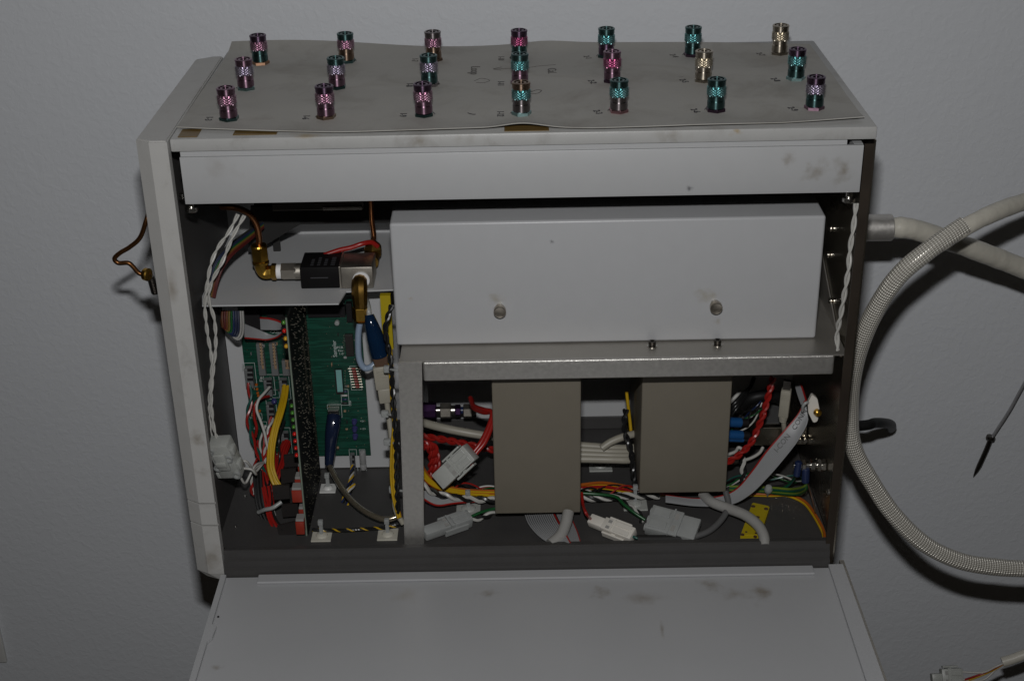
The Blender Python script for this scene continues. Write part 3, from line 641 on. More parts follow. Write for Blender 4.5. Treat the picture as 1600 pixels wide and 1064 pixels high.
# ================================================================== MAIN CIRCUIT BOARD
PY = 0.1622                                    # front face of the board
obj('mount_plate', B(-0.0115, 0.160, 0.1668, 0.1690, FLOOR + .0015, PZ - .0025), M_white, None, 'upright white plate behind the green circuit board', 'plate')
board = thing('circuit_board', 'green circuit board with grey connectors mounted on the upright white plate', 'circuit board', (.067, .165, -.42))
bl, br, bz0, bz1 = at(372, 500, y=PY).x + .001, at(578, 690, y=PY).x, at(578, 711, y=PY).z, -.222
pb_ = obj('board', B(bl, br, PY, PY + .0018, bz0, bz1), M_pcb, board)
def onb(name, u0, v0, u1, v1, h, mtl, bev=.0004, par=None, base=0.0):
    a, b = at(u0, v0, y=PY - base), at(u1, v1, y=PY - base)
    return obj(name, B(a.x, b.x, PY - base - h, PY - base - .00005, b.z, a.z, bev=min(bev, h * .3)), mtl, par or board)
def outline(u0, v0, u1, v1, t=.0004):
    a, b = at(u0, v0, y=PY), at(u1, v1, y=PY); bm = NB()
    for q in ((a.x, b.x, a.z - t, a.z), (a.x, b.x, b.z, b.z + t), (a.x, a.x + t, b.z + t, a.z - t), (b.x - t, b.x, b.z + t, a.z - t)):
        box(bm, q[0], q[1], PY - .0001, PY - .00002, q[2], q[3])
    obj('silkscreen_outline', bm, M_silk, board)
for (u, vt) in ((409, 534), (429, 534), (449, 560)):     # latching ribbon headers
    hd = onb('ribbon_header', u - 8, vt, u + 8, 583, .006, M_gconn)
    onb('contact_strip', u - 4, vt + 2, u + 4, 576, .0010, M_tan, par=hd, base=.006)
    for k in range(7):
        for s_ in (-2, 2): onb('contact', u + s_ - 1, vt + 4 + k * (572 - vt - 4) / 7, u + s_ + 1, vt + 6.5 + k * (572 - vt - 4) / 7, .0012, M_pin, par=hd, base=.007)
for (u0, v0, u1, v1) in ((383, 571, 399, 601), (413, 589, 428, 614), (437, 589, 452, 621), (417, 627, 432, 660), (440, 672, 455, 713), (547, 706, 557, 738)):
    cn = onb('wire_connector', u0, v0, u1, v1, .009, M_gconn, .001); outline(u0 - 2, v0 - 4, u1 + 3, v1 + 3)
    for k in range(3): onb('dark_slot_line', u0 + 3, v0 + 5 + k * (v1 - v0 - 8) / 3, u1 - 3, v0 + 5 + (k + .6) * (v1 - v0 - 8) / 3, .0002, M_black, par=cn, base=.009)
ch = onb('chip', 539, 521, 554, 554, .004, M_chip)
for k in range(8):
    for q in (537.5, 555): onb('pin', q - .7, 523 + k * 3.9, q + .7, 525 + k * 3.9, .0015, M_pin, par=ch)
ch = onb('chip', 523, 576, 538, 613, .004, M_chip); onb('paper_label', 524.5, 578, 536, 612, .0003, M_tchip, par=ch, base=.004)
for k in range(9): onb('pin', 538.4, 578 + k * 3.9, 539.8, 580 + k * 3.9, .0015, M_pin, par=ch)
for k in range(8):
    u = 549 + k * .9; v = 576 + k * 4.1
    p, q = at(u, v, y=PY - .0018), at(u + 7, v, y=PY - .0018); bm = NB(); lathe(bm, [(.0006, 0), (.0013, .0006), (.0011, .0014), (.0011, q.x - p.x - .0014), (.0013, q.x - p.x - .0006), (.0006, q.x - p.x)], p, (1, 0, 0), 10); rs = obj('resistor', bm, M_rres, board, smooth=.8)
    bm = NB(); cyl(bm, at(u - 5, v, y=PY - .0015), (1, 0, 0), .0003, at(u + 12, v, y=PY).x - at(u - 5, v, y=PY).x, 6); obj('lead', bm, M_pin, rs)
    onb('solder_pad', 561.5 + k * .4, v - .8, 563.5 + k * .4, v + 1, .0008, M_pin)
outline(546, 572, 566, 609)
for (v, q) in ((612, M_blue), (618, M_wwire), (624, M_blue), (630, M_chip)):
    p = at(534, v, y=PY - .0015); bm = NB(); cyl(bm, p, (1, 0, 0), .0012, .0060, 10, .0003); obj('resistor', bm, q, board, smooth=.8)
outline(532, 608, 546, 633)
bm = NB(); p = at(527, 503, y=PY); lathe(bm, [(.0025, 0), (.0028, .002), (.0024, .004), (0, .005)], p, (0, -1, 0), 16); obj('capacitor', bm, M_nylonc, board, smooth=.8)
for k in range(3):
    p = at(554 + k * .6, 657 + k * 11.5, y=PY); bm = NB(); lathe(bm, [(.0032, 0), (.0032, .0006), (.0027, .0010), (.0027, .004), (.0019, .0057), (0, .0065)], p, (0, -1, -.25), 16); obj('clear_led', bm, M_ledb, board, smooth=.7)
bm = NB(); p, q = at(568, 733, y=PY - .004), at(566, 704, y=PY - .004); lathe(bm, [(.003, 0), (.0036, .001), (.0036, .006), (.0031, .007), (.0036, .008), (.0036, (q - p).length - .001), (.002, (q - p).length)], p, q - p, 16); obj('fuse', bm, M_bulb, board, smooth=.6); outline(561, 702, 573, 737)
usb = onb('usb_socket', 513, 634, 532, 650, .010, M_bright, .0006); outline(511, 632, 535, 652)
onb('pin_header', 482, 476, 541, 490, .008, M_black); onb('pin_header', 541, 470, 552, 498, .008, M_black)
onb('pin_header', 383, 478, 412, 522, .010, M_black); onb('relay_block', 418, 470, 446, 494, .012, M_black)
for (u, v) in ((401, 600), (402, 607), (403, 613), (404, 617), (406, 641), (399, 668)):
    bm = NB(); lathe(bm, [(.0012, 0), (.0017, .001), (.0012, .0026), (0, .003)], at(u, v, y=PY), (0, -1, 0), 12); obj('capacitor', bm, M_orange if v < 660 else M_nylonc, board, smooth=.8)
bm = NB(); lathe(bm, [(.002, 0), (.003, .002), (.003, .006), (.001, .008)], at(428, 624, y=PY), (.2, -1, 0), 14); obj('blue_capacitor', bm, M_ledb, board, smooth=.8)
rb = random.Random(12); bm = NB()
for k in range(170):
    u, v = rb.uniform(384, 572), rb.uniform(500, 705)
    if 446 < u < 510: continue
    p = at(u, v, y=PY)
    if bl + .003 < p.x < br - .003: cyl(bm, p + V((0, .0003, 0)), (0, -1, 0), rb.uniform(.0004, .0008), rb.uniform(.0006, .0011), 6)
obj('solder_pads', bm, M_pin2, board, kind='stuff')
for k in range(34):
    u, v = rb.choice((rb.uniform(385, 440), rb.uniform(512, 545))), rb.uniform(505, 700); w_, h_ = rb.choice(((4, 2.2), (2.2, 4), (5, 3)))
    onb('small_component', u, v, u + w_, v + h_, rb.uniform(.001, .003), rb.choice((M_chip, M_tan, M_chip, M_gconn, M_nylonc)), .0003)
for k in range(9):
    u, v = rb.uniform(384, 436), rb.uniform(585, 700); outline(u, v, u + rb.uniform(6, 14), v + rb.uniform(5, 14), .0003)
def silk(s_, u, v, size, rot): 
    p = at(u, v, y=PY - .00005); obj('board_lettering', text_bm(s_, size, Matrix.Translation(p) @ Matrix.Rotation(math.pi / 2, 4, 'X') @ Matrix.Rotation(rot, 4, 'Z'), .00005), M_silk, board)
silk('Sampler', 523, 545, .0060, math.pi / 2); silk('PCB', 531, 543, .0036, 0); silk('Rev', 532, 548, .0036, 0); silk('1-0', 533, 553, .0036, 0)
silk('Power', 535, 483, .0075, math.pi / 2); silk('MFCs', 430, 518, .0050, math.pi); silk('Valve', 380, 573, .0042, math.pi / 2); silk('USB', 547, 630, .0036, math.pi / 2)
silk('Flow', 408, 590, .0050, math.pi / 2); silk('+5V', 566, 658, .003, 0); silk('+12V', 567, 670, .003, 0)
# ribbons on the board
RB = [M_ribbon] * 9 + [M_red]
ribbon('ribbon_cable', UVY((379, 505, .130), (395, 512, .138), (413, 520, .142), (428, 525, .140), (438, 520, .135)), UVY((383, 529, .128), (400, 530, .135), (417, 531, .138), (432, 527, .137), (441, 521, .132)), RB, 'grey ribbon cable with red edge sweeping to the rainbow fold', r=.0011)
ribbon('ribbon_cable', UVY((408, 515, .146), (420, 515, .143), (432, 515, .141), (441, 514, .138)), UVY((407, 496, .148), (420, 497, .143), (432, 500, .140), (441, 504, .137)), RB, 'short grey ribbon cable above the ribbon headers, beside the lights', r=.0011)
M_rbl, M_rye, M_ror, M_rre = mat('dull_blue', (.012, .018, .045), .45), mat('dull_yellow', (.13, .085, .015), .45), mat('dull_orange', (.12, .035, .012), .45), mat('dull_red', (.075, .010, .009), .45)
RAIN = [M_gcable, M_gcable, M_rbl, M_rbl, M_blue, M_green, M_rye, M_ror, M_rre, mat('brown_wire', (.1, .035, .015), .4)]
ribbon('rainbow_ribbon', UVY((381, 486, .110), (382, 505, .106), (381, 522, .104), (375, 531, .102), (366, 528, .104), (352, 512, .118)), UVY((346, 485, .116), (345, 495, .112), (346, 505, .110), (347, 510, .110), (346, 508, .112), (345, 500, .122)), RAIN, 'rainbow ribbon cable folded over beside the grey ribbon under the plate', single=False, r=.0011)
ribbon('rainbow_ribbon', UVY((410, 346, .150), (385, 362, .130), (355, 384, .105), (335, 405, .092), (326, 430, .086), (322, 460, .082)), UVY((412, 356, .150), (390, 377, .128), (365, 398, .105), (349, 420, .092), (341, 442, .086), (336, 466, .082)), [M_blackm, M_rbl, M_rbl, M_green, M_rye, M_ror, M_rre, M_rre], 'rainbow ribbon cable running down left of the brass elbow to the plate corner', single=False, r=.0011)

# ================================================================== DRIVER CARD (seen nearly edge on)
CX = 0.0772
c1, c2 = at(450, 496, x=CX), at(483, 846, x=CX)
card = thing('driver_card', 'upright circuit card seen edge on with lights and red blocks along it', 'circuit board', (CX, .09, FLOOR))
bm = NB(); prism(bm, [(c2.y, c2.z + .004), (c1.y, c1.z), (.150, c1.z), (.150, c2.z + .012)], 'x', CX - .0016, CX); obj('board', bm, M_card, card)
bm = NB(); n0 = V((CX - .0018, c2.y - .0006, c2.z + .004)); n1 = V((CX - .0018, c1.y - .0006, c1.z)); sweep(bm, [n0, n1], .0009, 6); obj('board_edge', bm, M_pcbedge, card)
bm = NB(); rng = random.Random(3)
def cy(t): return c2.y + (c1.y - c2.y) * t
for k in range(430):
    t = rng.random(); yy = cy(t) + .004 + (rng.random() ** .8) * (.142 - cy(t)); zz = c2.z + .008 + t * (c1.z - c2.z - .012)
    if rng.random() < .5: yy = cy(t) + .004 + round((yy - cy(t)) / .0075) * .0075
    lathe(bm, [(.0006, 0), (.0004, .0005), (.0001, rng.uniform(.0008, .0016))], V((CX, yy, zz)), (1, 0, 0), 5)
obj('solder_joints', bm, M_pin2, card, kind='stuff')
for (ya, zb, zt) in ((.138, -.40, -.235), (.112, -.33, -.24)):
    bm = NB(); n = int((zt - zb) / .0026)
    for k in range(n):
        for q in (0, .0026): cyl(bm, V((CX, ya + q, zb + k * .0026)), (1, 0, 0), .00035, .0016, 5)
    obj('header_pins', bm, M_pin2, card, kind='stuff')
def led(u, v, mtl, r=.0021):
    p = at(u, v, x=CX - .0052); bm = NB(); lathe(bm, [(r, .0), (r, .0016), (r * .87, .0025), (r * .5, .0032), (0, .0035)], p + V((0, .0025, 0)), (0, -1, 0), 14)
    bx = NB(); box(bx, p.x - .0029, CX - .0018, p.y + .0022, p.y + .009, p.z - .0031, p.z + .0031); h = obj('led_housing', bx, M_black, card); obj('led_lens', bm, mtl, h, smooth=.9)
for u, v, q in ((443, 505, M_ledg), (444, 518, M_ledr), (446, 530, M_ledy), (447, 542, M_ledy)): led(u, v, q)
for k, q in enumerate((M_ledg, M_ledg, M_ledg, M_ledg, M_ledr, M_ledr, M_ledr, M_ledr)): led(455.5 + k * 1.1, 635 + k * 11.0, q, .0019)
def redblock(u0, v0, u1, v1, y, grey=9):
    a, b = at(u0, v0, y=y), at(u1, v1, y=y); o = obj('red_terminal', B(a.x, CX - .0018, y, y + .012, b.z, a.z, bev=.0008), M_redc, card, smooth=.6)
    obj('terminal_cap', B(a.x + .0004, CX - .0019, y + .001, y + .012, a.z + .0001, a.z + .0026, bev=.0005), M_gcable, o)
redblock(455, 767, 476, 785, .047); redblock(460, 750, 474, 758, .066); redblock(465, 730, 472, 739, .082); redblock(461, 816, 480, 835, .032); redblock(466, 797, 477, 805, .052)
for (uv, y, dz) in (([(425, 760), (452, 758), (453, 779), (428, 781)], .058, 0), ([(438, 735), (462, 733), (462, 752), (440, 756)], .08, 0), ([(433, 822), (462, 815), (463, 833), (437, 842)], .042, 0), ([(440, 790), (465, 786), (466, 806), (442, 808)], .06, 0), ([(443, 712), (466, 710), (467, 728), (445, 730)], .098, 0)):
    bm = NB(); prism(bm, [(at(u, v, y=y).x, at(u, v, y=y).z) for u, v in uv], 'y', y, y + .003); tr = obj('power_transistor', bm, M_chip, card)
    c = at(uv[0][0] * .75 + uv[2][0] * .25, (uv[0][1] + uv[2][1]) / 2, y=y); bm = NB(); cyl(bm, c + V((0, .0002, 0)), (0, -1, 0), .0013, .0004, 10); obj('tab_hole', bm, M_blackm, tr)

# ================================================================== WIRING, left bay
WW = [M_wwire, M_wwire]
twisted('white_wire_pair', UVY((372, 335, .075), (358, 362, .07), (340, 388, .066), (329, 415, .062), (323, 450, .06), (320, 478, .06), (324, 520, .06), (331, 565, .06), (328, 610, .06), (327, 650, .06), (331, 690, .058), (338, 712, .056)), WW, .0010, .030, 'white twisted pair hanging at the left wall, leftmost of the two')
twisted('white_wire_pair', UVY((382, 337, .078), (366, 365, .072), (356, 388, .068), (346, 412, .064), (331, 440, .062), (326, 468, .062), (335, 500, .064), (337, 540, .064), (333, 580, .062), (330, 625, .058), (334, 668, .056), (342, 690, .054)), WW, .0010, .030, 'white twisted pair beside it, running nearer the boards into the white plug')
def plug(name, label, p0, p1, up, w_, h, mtl, cat='plug', latches=True, rear=.35, cavities=0, neck=.62):
    "two-part nylon connector from p0 (wire end) to p1"
    d = V(p1) - V(p0); L_ = d.length; M = frame(V(p0), d, up)
    t = thing(name, label, cat, base_of([p0, p1]))
    bm = NB(); box(bm, 0, L_ * (1 - rear), -w_ / 2, w_ / 2, -h / 2, h / 2, bev=.0010, M=M); hs = obj('housing', bm, mtl, t, smooth=.6)
    bm = NB(); box(bm, L_ * (1 - rear) - .0005, L_, -w_ * neck / 1.25, w_ * neck / 1.25, -h * .40, h * .40, bev=.0012, M=M); obj('mating_half', bm, mtl, t, smooth=.6)
    bm = NB(); box(bm, L_ * .45, L_ * .45 + .0016, -w_ / 2 - .0008, w_ / 2 + .0008, -h / 2 - .0008, h / 2 + .0008, M=M); obj('flange', bm, mtl, t)
    if latches:
        for s_ in (-1, 1):
            bm = NB(); box(bm, L_ * .12, L_ * .62, s_ * (w_ / 2 + .0022) - .0011, s_ * (w_ / 2 + .0022) + .0011, -h * .3, h * .3, bev=.0006, M=M); box(bm, L_ * .34, L_ * .42, min(s_ * w_ / 2, s_ * (w_ / 2 + .0016)), max(s_ * w_ / 2, s_ * (w_ / 2 + .0016)), -h * .2, h * .2, M=M); obj('latch', bm, mtl, t)
    for k in range(cavities):
        f = (k + .5) / cavities - .5; bm = NB(); lathe(bm, [(w_ / cavities * .40, 0), (w_ / cavities * .40, .0012), (w_ / cavities * .3, .0012), (w_ / cavities * .3, .0002), (0, .0002)], M @ V((0, f * w_, 0)), -d, 14); obj('cavity', bm, mtl, t)
    for k in range(2):
        bm = NB(); box(bm, L_ * .06, L_ * .40, (k - .5) * w_ * .5 - w_ * .16, (k - .5) * w_ * .5 + w_ * .16, h / 2 - .0003, h / 2 + .0013, bev=.0005, M=M); obj('rib', bm, mtl, t)
        bm = NB(); box(bm, L_ * .50, L_ * .58, (k - .5) * w_ * .5 - w_ * .12, (k - .5) * w_ * .5 + w_ * .12, h / 2 - .0002, h / 2 + .0001, M=M); obj('dark_slot_line', bm, M_gcable, t)  # thin grey bars add the shadow lines of grooves to the housing
    return t
# big white plug at left
q0, q1 = at(340, 690, y=.048), at(366, 742, y=.060)
t = thing('white_plug', 'large white multi-way plug on the white twisted wires at the left wall', 'plug', base_of([q0, q1]))
M = frame((q0 + q1) / 2, q1 - q0, V((-.25, -1, .35))); L_ = (q1 - q0).length
bm = NB(); box(bm, -L_ * .50, L_ * .46, -.0115, .0115, -.010, .007, bev=.0022, M=M); obj('housing', bm, M_nylon, t, smooth=.6)
bm = NB(); box(bm, -L_ * .30, L_ * .14, -.0065, .0055, .0072, .0105, bev=.0010, M=M); box(bm, -L_ * .12, L_ * .0, -.006, .005, .0105, .0125, bev=.0006, M=M); obj('latch', bm, M_nylon, t, smooth=.6)
for k in range(4):
    bm = NB(); lathe(bm, [(.0042, 0), (.0042, .0030), (.0030, .0030), (.0030, .0004), (0, .0004)], M @ V((-L_ * .38 + k * L_ * .24, .0080 * (1 if k % 2 else -1), .0062)), M.to_3x3() @ V((0, 0, 1)), 16); obj('cavity', bm, M_nylonc, t, smooth=.6)
for (a0, a1, b0, b1) in ((-.36, -.2, .0105, .0150), (.05, .22, .0105, .0148), (.30, .46, -.0150, -.0100)):
    bm = NB(); box(bm, L_ * a0, L_ * a1, b0, b1, -.004, .006, bev=.0008, M=M); obj('keying_tab', bm, M_nylon, t, smooth=.6)
for k, (u, v) in enumerate(((383, 722), (392, 735), (376, 748))):
    wire('white_lead', UVY((370, 724 + k * 7, .062), (u, v - 2, .06), (u + 8, v + 6, .066), (398, 738 - k * 5, .08), (412, 722, .10)), .0013, M_wwire, ['upper white lead looping out of the large white plug', 'middle white lead looping out of the large white plug', 'lower white lead looping out of the large white plug'][k])
# looms in front of the board
bundle('yellow_loom', UVY((446, 604, .145), (443, 622, .130), (437, 645, .112), (429, 672, .098), (424, 700, .088), (423, 728, .080), (428, 748, .074), (434, 760, .070)), [M_yellow] * 8, .0013, 'bright yellow bundle of wires dropping in front of the green board', 2.7, seed=4)
twisted('red_green_pair', UVY((388, 598, .150), (392, 625, .142), (387, 650, .135), (393, 680, .128), (402, 705, .118), (412, 728, .108), (424, 752, .098), (432, 770, .09)), [M_red, M_teal], .0015, .034, 'red and green twisted pair hanging nearest the white board edge')
wire('red_wire', UVY((420, 619, .148), (408, 622, .135), (399, 632, .128), (397, 650, .124), (401, 668, .122), (399, 682, .124)), .0016, M_red, 'red wire looping left from a grey connector on the green board')
wire('white_wire', UVY((421, 605, .146), (413, 614, .136), (404, 625, .128), (401, 640, .122), (407, 657, .118), (413, 675, .114), (417, 694, .110), (420, 704, .108)), .0015, M_wwire, 'single white wire curving down across the green board')
twisted('red_white_pair', UVY((425, 652, .146), (421, 668, .136), (418, 690, .126), (414, 712, .118), (408, 735, .110)), [M_red, M_wwire], .0014, .022, 'red and white twisted pair in front of the board, above the tie')
twisted('red_white_pair', UVY((404, 728, .106), (397, 745, .098), (394, 760, .094), (397, 772, .092), (402, 765, .094), (404, 748, .1)), [M_red, M_wwire], .0016, .024, 'red and white twisted pair looping low beside the large plug')
bundle('red_loom', UVY((448, 690, .146), (442, 705, .132), (438, 722, .118), (432, 740, .104), (424, 765, .092), (420, 790, .084)), [M_red] * 6, .0014, 'red bundle of wires between the yellow bundle and the card', 3.2, seed=8)
bundle('red_loom', UVY((415, 760, .086), (419, 785, .076), (424, 805, .068), (432, 822, .06), (440, 828, .058)), [M_red, M_red, M_red, M_bwire, M_red], .0014, 'red bundle of wires curling into the card below the grey tie', 3.2, seed=9)
bundle('black_loom', UVY((404, 735, .098), (406, 765, .090), (410, 790, .082), (420, 815, .072), (434, 832, .064)), [M_bwire] * 6 + [M_red], .0016, 'black bundle of wires hanging beside the red bundle', 3.2, seed=11)
rw = random.Random(5)
for k, (q, nm) in enumerate(((M_red, 'red'), (M_bwire, 'black'), (M_wwire, 'white'), (M_red, 'red'), (M_bwire, 'black'), (M_teal, 'green'), (M_red, 'red'), (M_bwire, 'black'))):
    x0_, v0_ = 398 + 6 * k + rw.uniform(-3, 3), rw.uniform(655, 700); pts = []
    for j in range(6):
        f = j / 5; pts.append((x0_ + (424 - x0_) * f * f + rw.uniform(-7, 7), v0_ + (805 - v0_) * f, .145 - .075 * f + rw.uniform(-.006, .006)))
    wire(nm + '_wire', UVY(*pts), .0013, q, f'thin {nm} wire in the tangle beside the card, {["first", "second", "third", "fourth", "fifth", "sixth", "seventh", "eighth"][k]} from the left at its top')
wire('cable_tie', UVY((404, 800, .070), (414, 796, .064), (426, 793, .062), (440, 784, .066)), .0022, M_nylonc, 'grey cable tie pulled round the wires below the card', 'cable tie')
# blue USB plug on the board and its silvery cable
t = thing('usb_plug', 'dark blue translucent usb plug standing in the socket of the green board', 'plug', at(515, 725, y=.14))
pp = UVY((522, 650, .151), (521, 660, .146), (518, 680, .140), (516, 705, .136), (514, 726, .132)); bm = NB()
sweep(bm, path(pp, 6), lambda q: (.0078 if q < .35 else .0078 - (q - .35) * .0050), 14); obj('moulding', bm, M_usbdark, t, smooth=.8)
for k in range(6):
    p = path(pp, 6)[11 + k * 2]; d = pp[4] - pp[2]; bm = NB(); cyl(bm, p, d, .0052 - k * .0001, .0012, 14, .0003); obj('grip_ring', bm, M_usbblue, t, smooth=.8)
wire('usb_cable', [at(514, 726, y=.132), at(522, 742, y=.115), at(538, 768, y=.09), at(556, 788, y=.068), at(578, 803, y=.05), at(602, 811, y=.042), at(624, 806, y=.044)], .0030, mat('clear_braided', (.22, .19, .14), .22, .6, var=.5, scale=700, coat=.6), 'grey braided usb cable sagging from the blue plug to the leg', 'cable', n=10)
twisted('mixed_wires', UVY((551, 728, .150), (550, 742, .135), (545, 760, .118), (538, 778, .104), (536, 792, .098), (541, 796, .096), (544, 782, .098), (546, 768, .104), (553, 756, .112)), [M_yellow, M_wwire, M_bwire, M_blue], .0011, .022, 'twisted yellow, white and blue wires looping below the board', 'wire')
# tie mounts
def tie_mount(label, p, s_=.0115, up=V((0, 0, 1)), mtl=None, strap=.013, ang=0.0):
    M = frame(V(p), V((math.cos(ang), math.sin(ang), 0)), up); t = thing('cable_tie_mount', label, 'cable tie mount', p, 'adhesive cable tie mounts')
    mt = mtl or M_cream; bm = NB(); box(bm, -s_, s_, -s_, s_, 0, .0016, bev=.0005, M=M); obj('base', bm, mt, t)
    bm = NB(); lathe(bm, [(s_ * .62, .0014), (s_ * .55, .0030), (s_ * .3, .0042), (0, .0044)], p, up, 20); obj('saddle', bm, mt, t, smooth=.7)
    bm = NB(); box(bm, -.0017, .0017, -.0022, -.0010, .003, strap + .003, M=M); box(bm, -.0017, .0017, .0010, .0020, .003, strap, M=M); obj('strap', bm, M_nylonc, t)
    bm = NB(); box(bm, -.0026, .0026, -.0036, .0012, strap + .002, strap + .0075, bev=.0008, M=M); obj('tie_head', bm, M_nylonc, t)
    return t
tie_mount('cream cable tie mount on the cabinet floor at the foot of the card', Fl(.0002, (503, 838))[0], .0100)
tie_mount('cream cable tie mount on the cabinet floor left of the shelf leg', Fl(.0002, (606, 836))[0], .0102)
tie_mount('white cable tie mount on the cabinet floor behind the card', Fl(.0002, (513, 764))[0], .0085, mtl=M_wallpl)
twisted('black_yellow_wires', [p for p in Fl(.006, (488, 827), (510, 828), (540, 828), (575, 826), (610, 823), (630, 816))], [M_bwire, M_bwire, M_yellow, M_bwire, M_bwire], .0009, .014, 'black and yellow twisted wires lying through the floor tie mounts', 'wire')
# right of the board
obj('terminal_label', B(at(596, 500, y=.10).x, at(612, 500, y=.10).x, .10, .106, at(600, 546, y=.10).z, at(600, 462, y=.10).z), M_ylabel, None, 'yellow plastic strip beside the white box cover, above the usb plug', 'plastic strip')
t = thing('usb_plug', 'blue translucent usb plug hanging beside the yellow strip', 'plug', at(590, 566, y=.08))
pp = UVY((577, 492, .083), (580, 505, .080), (586, 525, .078), (591, 545, .076), (594, 556, .075)); bm = NB()
sweep(bm, path(pp, 6), lambda q: .0045 + min(q, .55) * .0075, 14); obj('moulding', bm, M_usbblue, t, smooth=.8)
M = frame(at(594, 555, y=.075), at(600, 574, y=.073) - at(592, 550, y=.075), V((0, -1, .4))); bm = NB(); box(bm, 0, .0125, -.0078, .0078, -.0035, .0035, bev=.0008, M=M); obj('metal_shell', bm, M_fire, t)
wire('clear_cable', UVY((577, 496, .083), (576, 484, .086), (574, 474, .095), (570, 462, .11)), .0026, M_nylonc, 'short clear cable above the hanging blue usb plug', 'cable', n=10)
t = thing('usb_coupler', 'beige usb plug below the blue one, left of the shelf leg', 'plug', at(600, 625, y=.07))
M = frame(at(596, 571, y=.073), at(604, 628, y=.07) - at(596, 571, y=.073), V((0.1, -1, .4))); Lc = (at(604, 628, y=.07) - at(596, 571, y=.073)).length
bm = NB(); box(bm, 0, Lc * .62, -.0088, .0088, -.0045, .0045, bev=.0016, M=M); box(bm, Lc * .6, Lc, -.0072, .0072, -.0042, .0042, bev=.0018, M=M); obj('moulding', bm, M_beige, t, smooth=.6)
for k in range(4):
    bm = NB(); box(bm, .004 + k * .003, .0052 + k * .003, -.006, .006, .0044, .0052, M=M); obj('grip', bm, M_beige, t)
wire('usb_cable', UVY((604, 626, .070), (607, 648, .068), (611, 680, .062), (614, 720, .056), (616, 760, .05), (618, 795, .044), (630, 818, .04)), .0028, M_beige, 'beige usb cable running down left of the shelf leg', 'cable', n=10)
twisted('black_pair', UVY((612, 478, .062), (606, 495, .060), (602, 515, .058), (606, 540, .056), (610, 562, .052), (613, 600, .048), (616, 650, .042), (619, 700, .038), (620, 750, .034), (622, 800, .03)), [M_bwire, M_bwire], .0015, .022, 'black twisted pair hanging along the left side of the shelf leg')
bundle('yellow_wires', UVY((609, 545, .064), (611, 570, .06), (614, 620, .056), (617, 660, .05), (614, 700, .046), (613, 740, .044), (616, 775, .04), (624, 808, .036)), [M_yellow, M_yellow, M_orange], .0013, 'yellow and orange wires hanging behind the shelf leg', 1.6, seed=3)
for k, (u, v) in enumerate(((602, 646), (606, 690), (614, 764), (606, 576))):
    bm = NB(); p = at(u, v, y=.052); box(bm, p.x - .004, p.x + .0035, p.y - .003, p.y + .002, p.z - .0035, p.z + .0035, bev=.0012); t = obj('cable_tie', bm, M_nylonc, None, ['clear cable tie on the beige cable, uppermost of three below the plug', 'clear cable tie on the beige cable, middle one of three below the plug', 'clear cable tie on the beige cable, lowest near the floor', 'clear cable tie round the beige usb plug'][k], 'cable tie', 'cable ties beside the shelf leg', smooth=.6)
    wire('strap', [p, at(u + 9, v + 2, y=.046), at(u + 18, v + 3, y=.044)], .0013, M_nylonc, parent=t)

# ================================================================== WIRING, middle bay
gl = thing('tube_union', 'violet and steel tube union seen behind the shelf leg', 'fitting', at(690, 650, y=.20))
gy = .205
def along(u0, u1, v, r, mtl, n, nm):
    a, b = at(u0, v, y=gy), at(u1, v, y=gy); bm = NB(); cyl(bm, a, (1, 0, 0), r, b.x - a.x, n, min(.0008, r * .2), ph=.3); obj(nm, bm, mtl, gl, smooth=None if n < 10 else .6)
along(655, 682, 642, .0095, M_purple, 8, 'elbow'); along(680, 690, 641, .0042, M_bright, 16, 'tube'); along(688, 705, 642, .0090, M_nickel, 6, 'union_nut'); along(704, 712, 641, .0055, M_bright, 16, 'ferrule')
along(711, 720, 641, .0066, M_purple, 6, 'hex'); along(719, 726, 641, .0040, M_blue, 16, 'tube'); along(724, 738, 642, .0080, M_nickel, 6, 'union_nut'); along(737, 744, 643, .0068, M_dsteel, 16, 'end')
wire('beige_cable', UVY((640, 655, .17), (660, 660, .165), (690, 668, .155), (730, 676, .15), (770, 682, .15), (800, 684, .15)), .0046, M_beige, 'beige cable crossing behind the left taupe enclosure', 'cable', n=10)
twisted('red_pair', UVY((645, 676, .13), (665, 682, .13), (695, 687, .13), (730, 694, .13), (760, 701, .13), (790, 705, .13)), [M_red, M_red], .0021, .022, 'red twisted pair crossing low behind the left taupe enclosure')
for k in range(2):
    wire('red_lead', UVY((735 + 2 * k, 622 + 3 * k, .15), (740, 634 + 3 * k, .13), (755, 640 + 4 * k, .11), (768 + 3 * k, 644, .10), (766 + 4 * k, 660, .09), (752 + 6 * k, 690, .075), (738 + 6 * k, 708, .068), (724 + 10 * k, 722 + 5 * k, .062)), .0026, M_red, ['thick red lead into the milky plug, left one', 'thick red lead into the milky plug, right one'][k], n=10)
plug('milky_plug', 'milky two-part plug on thick red leads right of the shelf leg', at(736, 705, y=.060), at(686, 752, y=.060), V((.1, -.75, .65)), .019, .014, M_nylon, rear=.40)
for k in range(3):
    twisted('red_pair', UVY((652 + 4 * k, 690 + 5 * k, .10), (666 + 5 * k, 694, .10), (673 + 5 * k, 712, .10), (672 + 6 * k, 735, .10), (668 + 6 * k, 755, .10)), [M_red, M_red], .0017, .018, ['red twisted pair looping beside the shelf leg, left strand', 'red twisted pair looping beside the shelf leg, middle strand', 'red twisted pair looping beside the shelf leg, right strand'][k])
bundle('mixed_loom', UVY((650, 715, .085), (658, 735, .085), (672, 752, .085), (695, 763, .085), (730, 769, .088), (775, 771, .092), (830, 770, .096)), [M_yellow, M_yellow, M_orange, M_red, M_yellow, M_red, M_orange], .0016, 'yellow, orange and red loom running along the floor to the left enclosure', 2.4, seed=21)
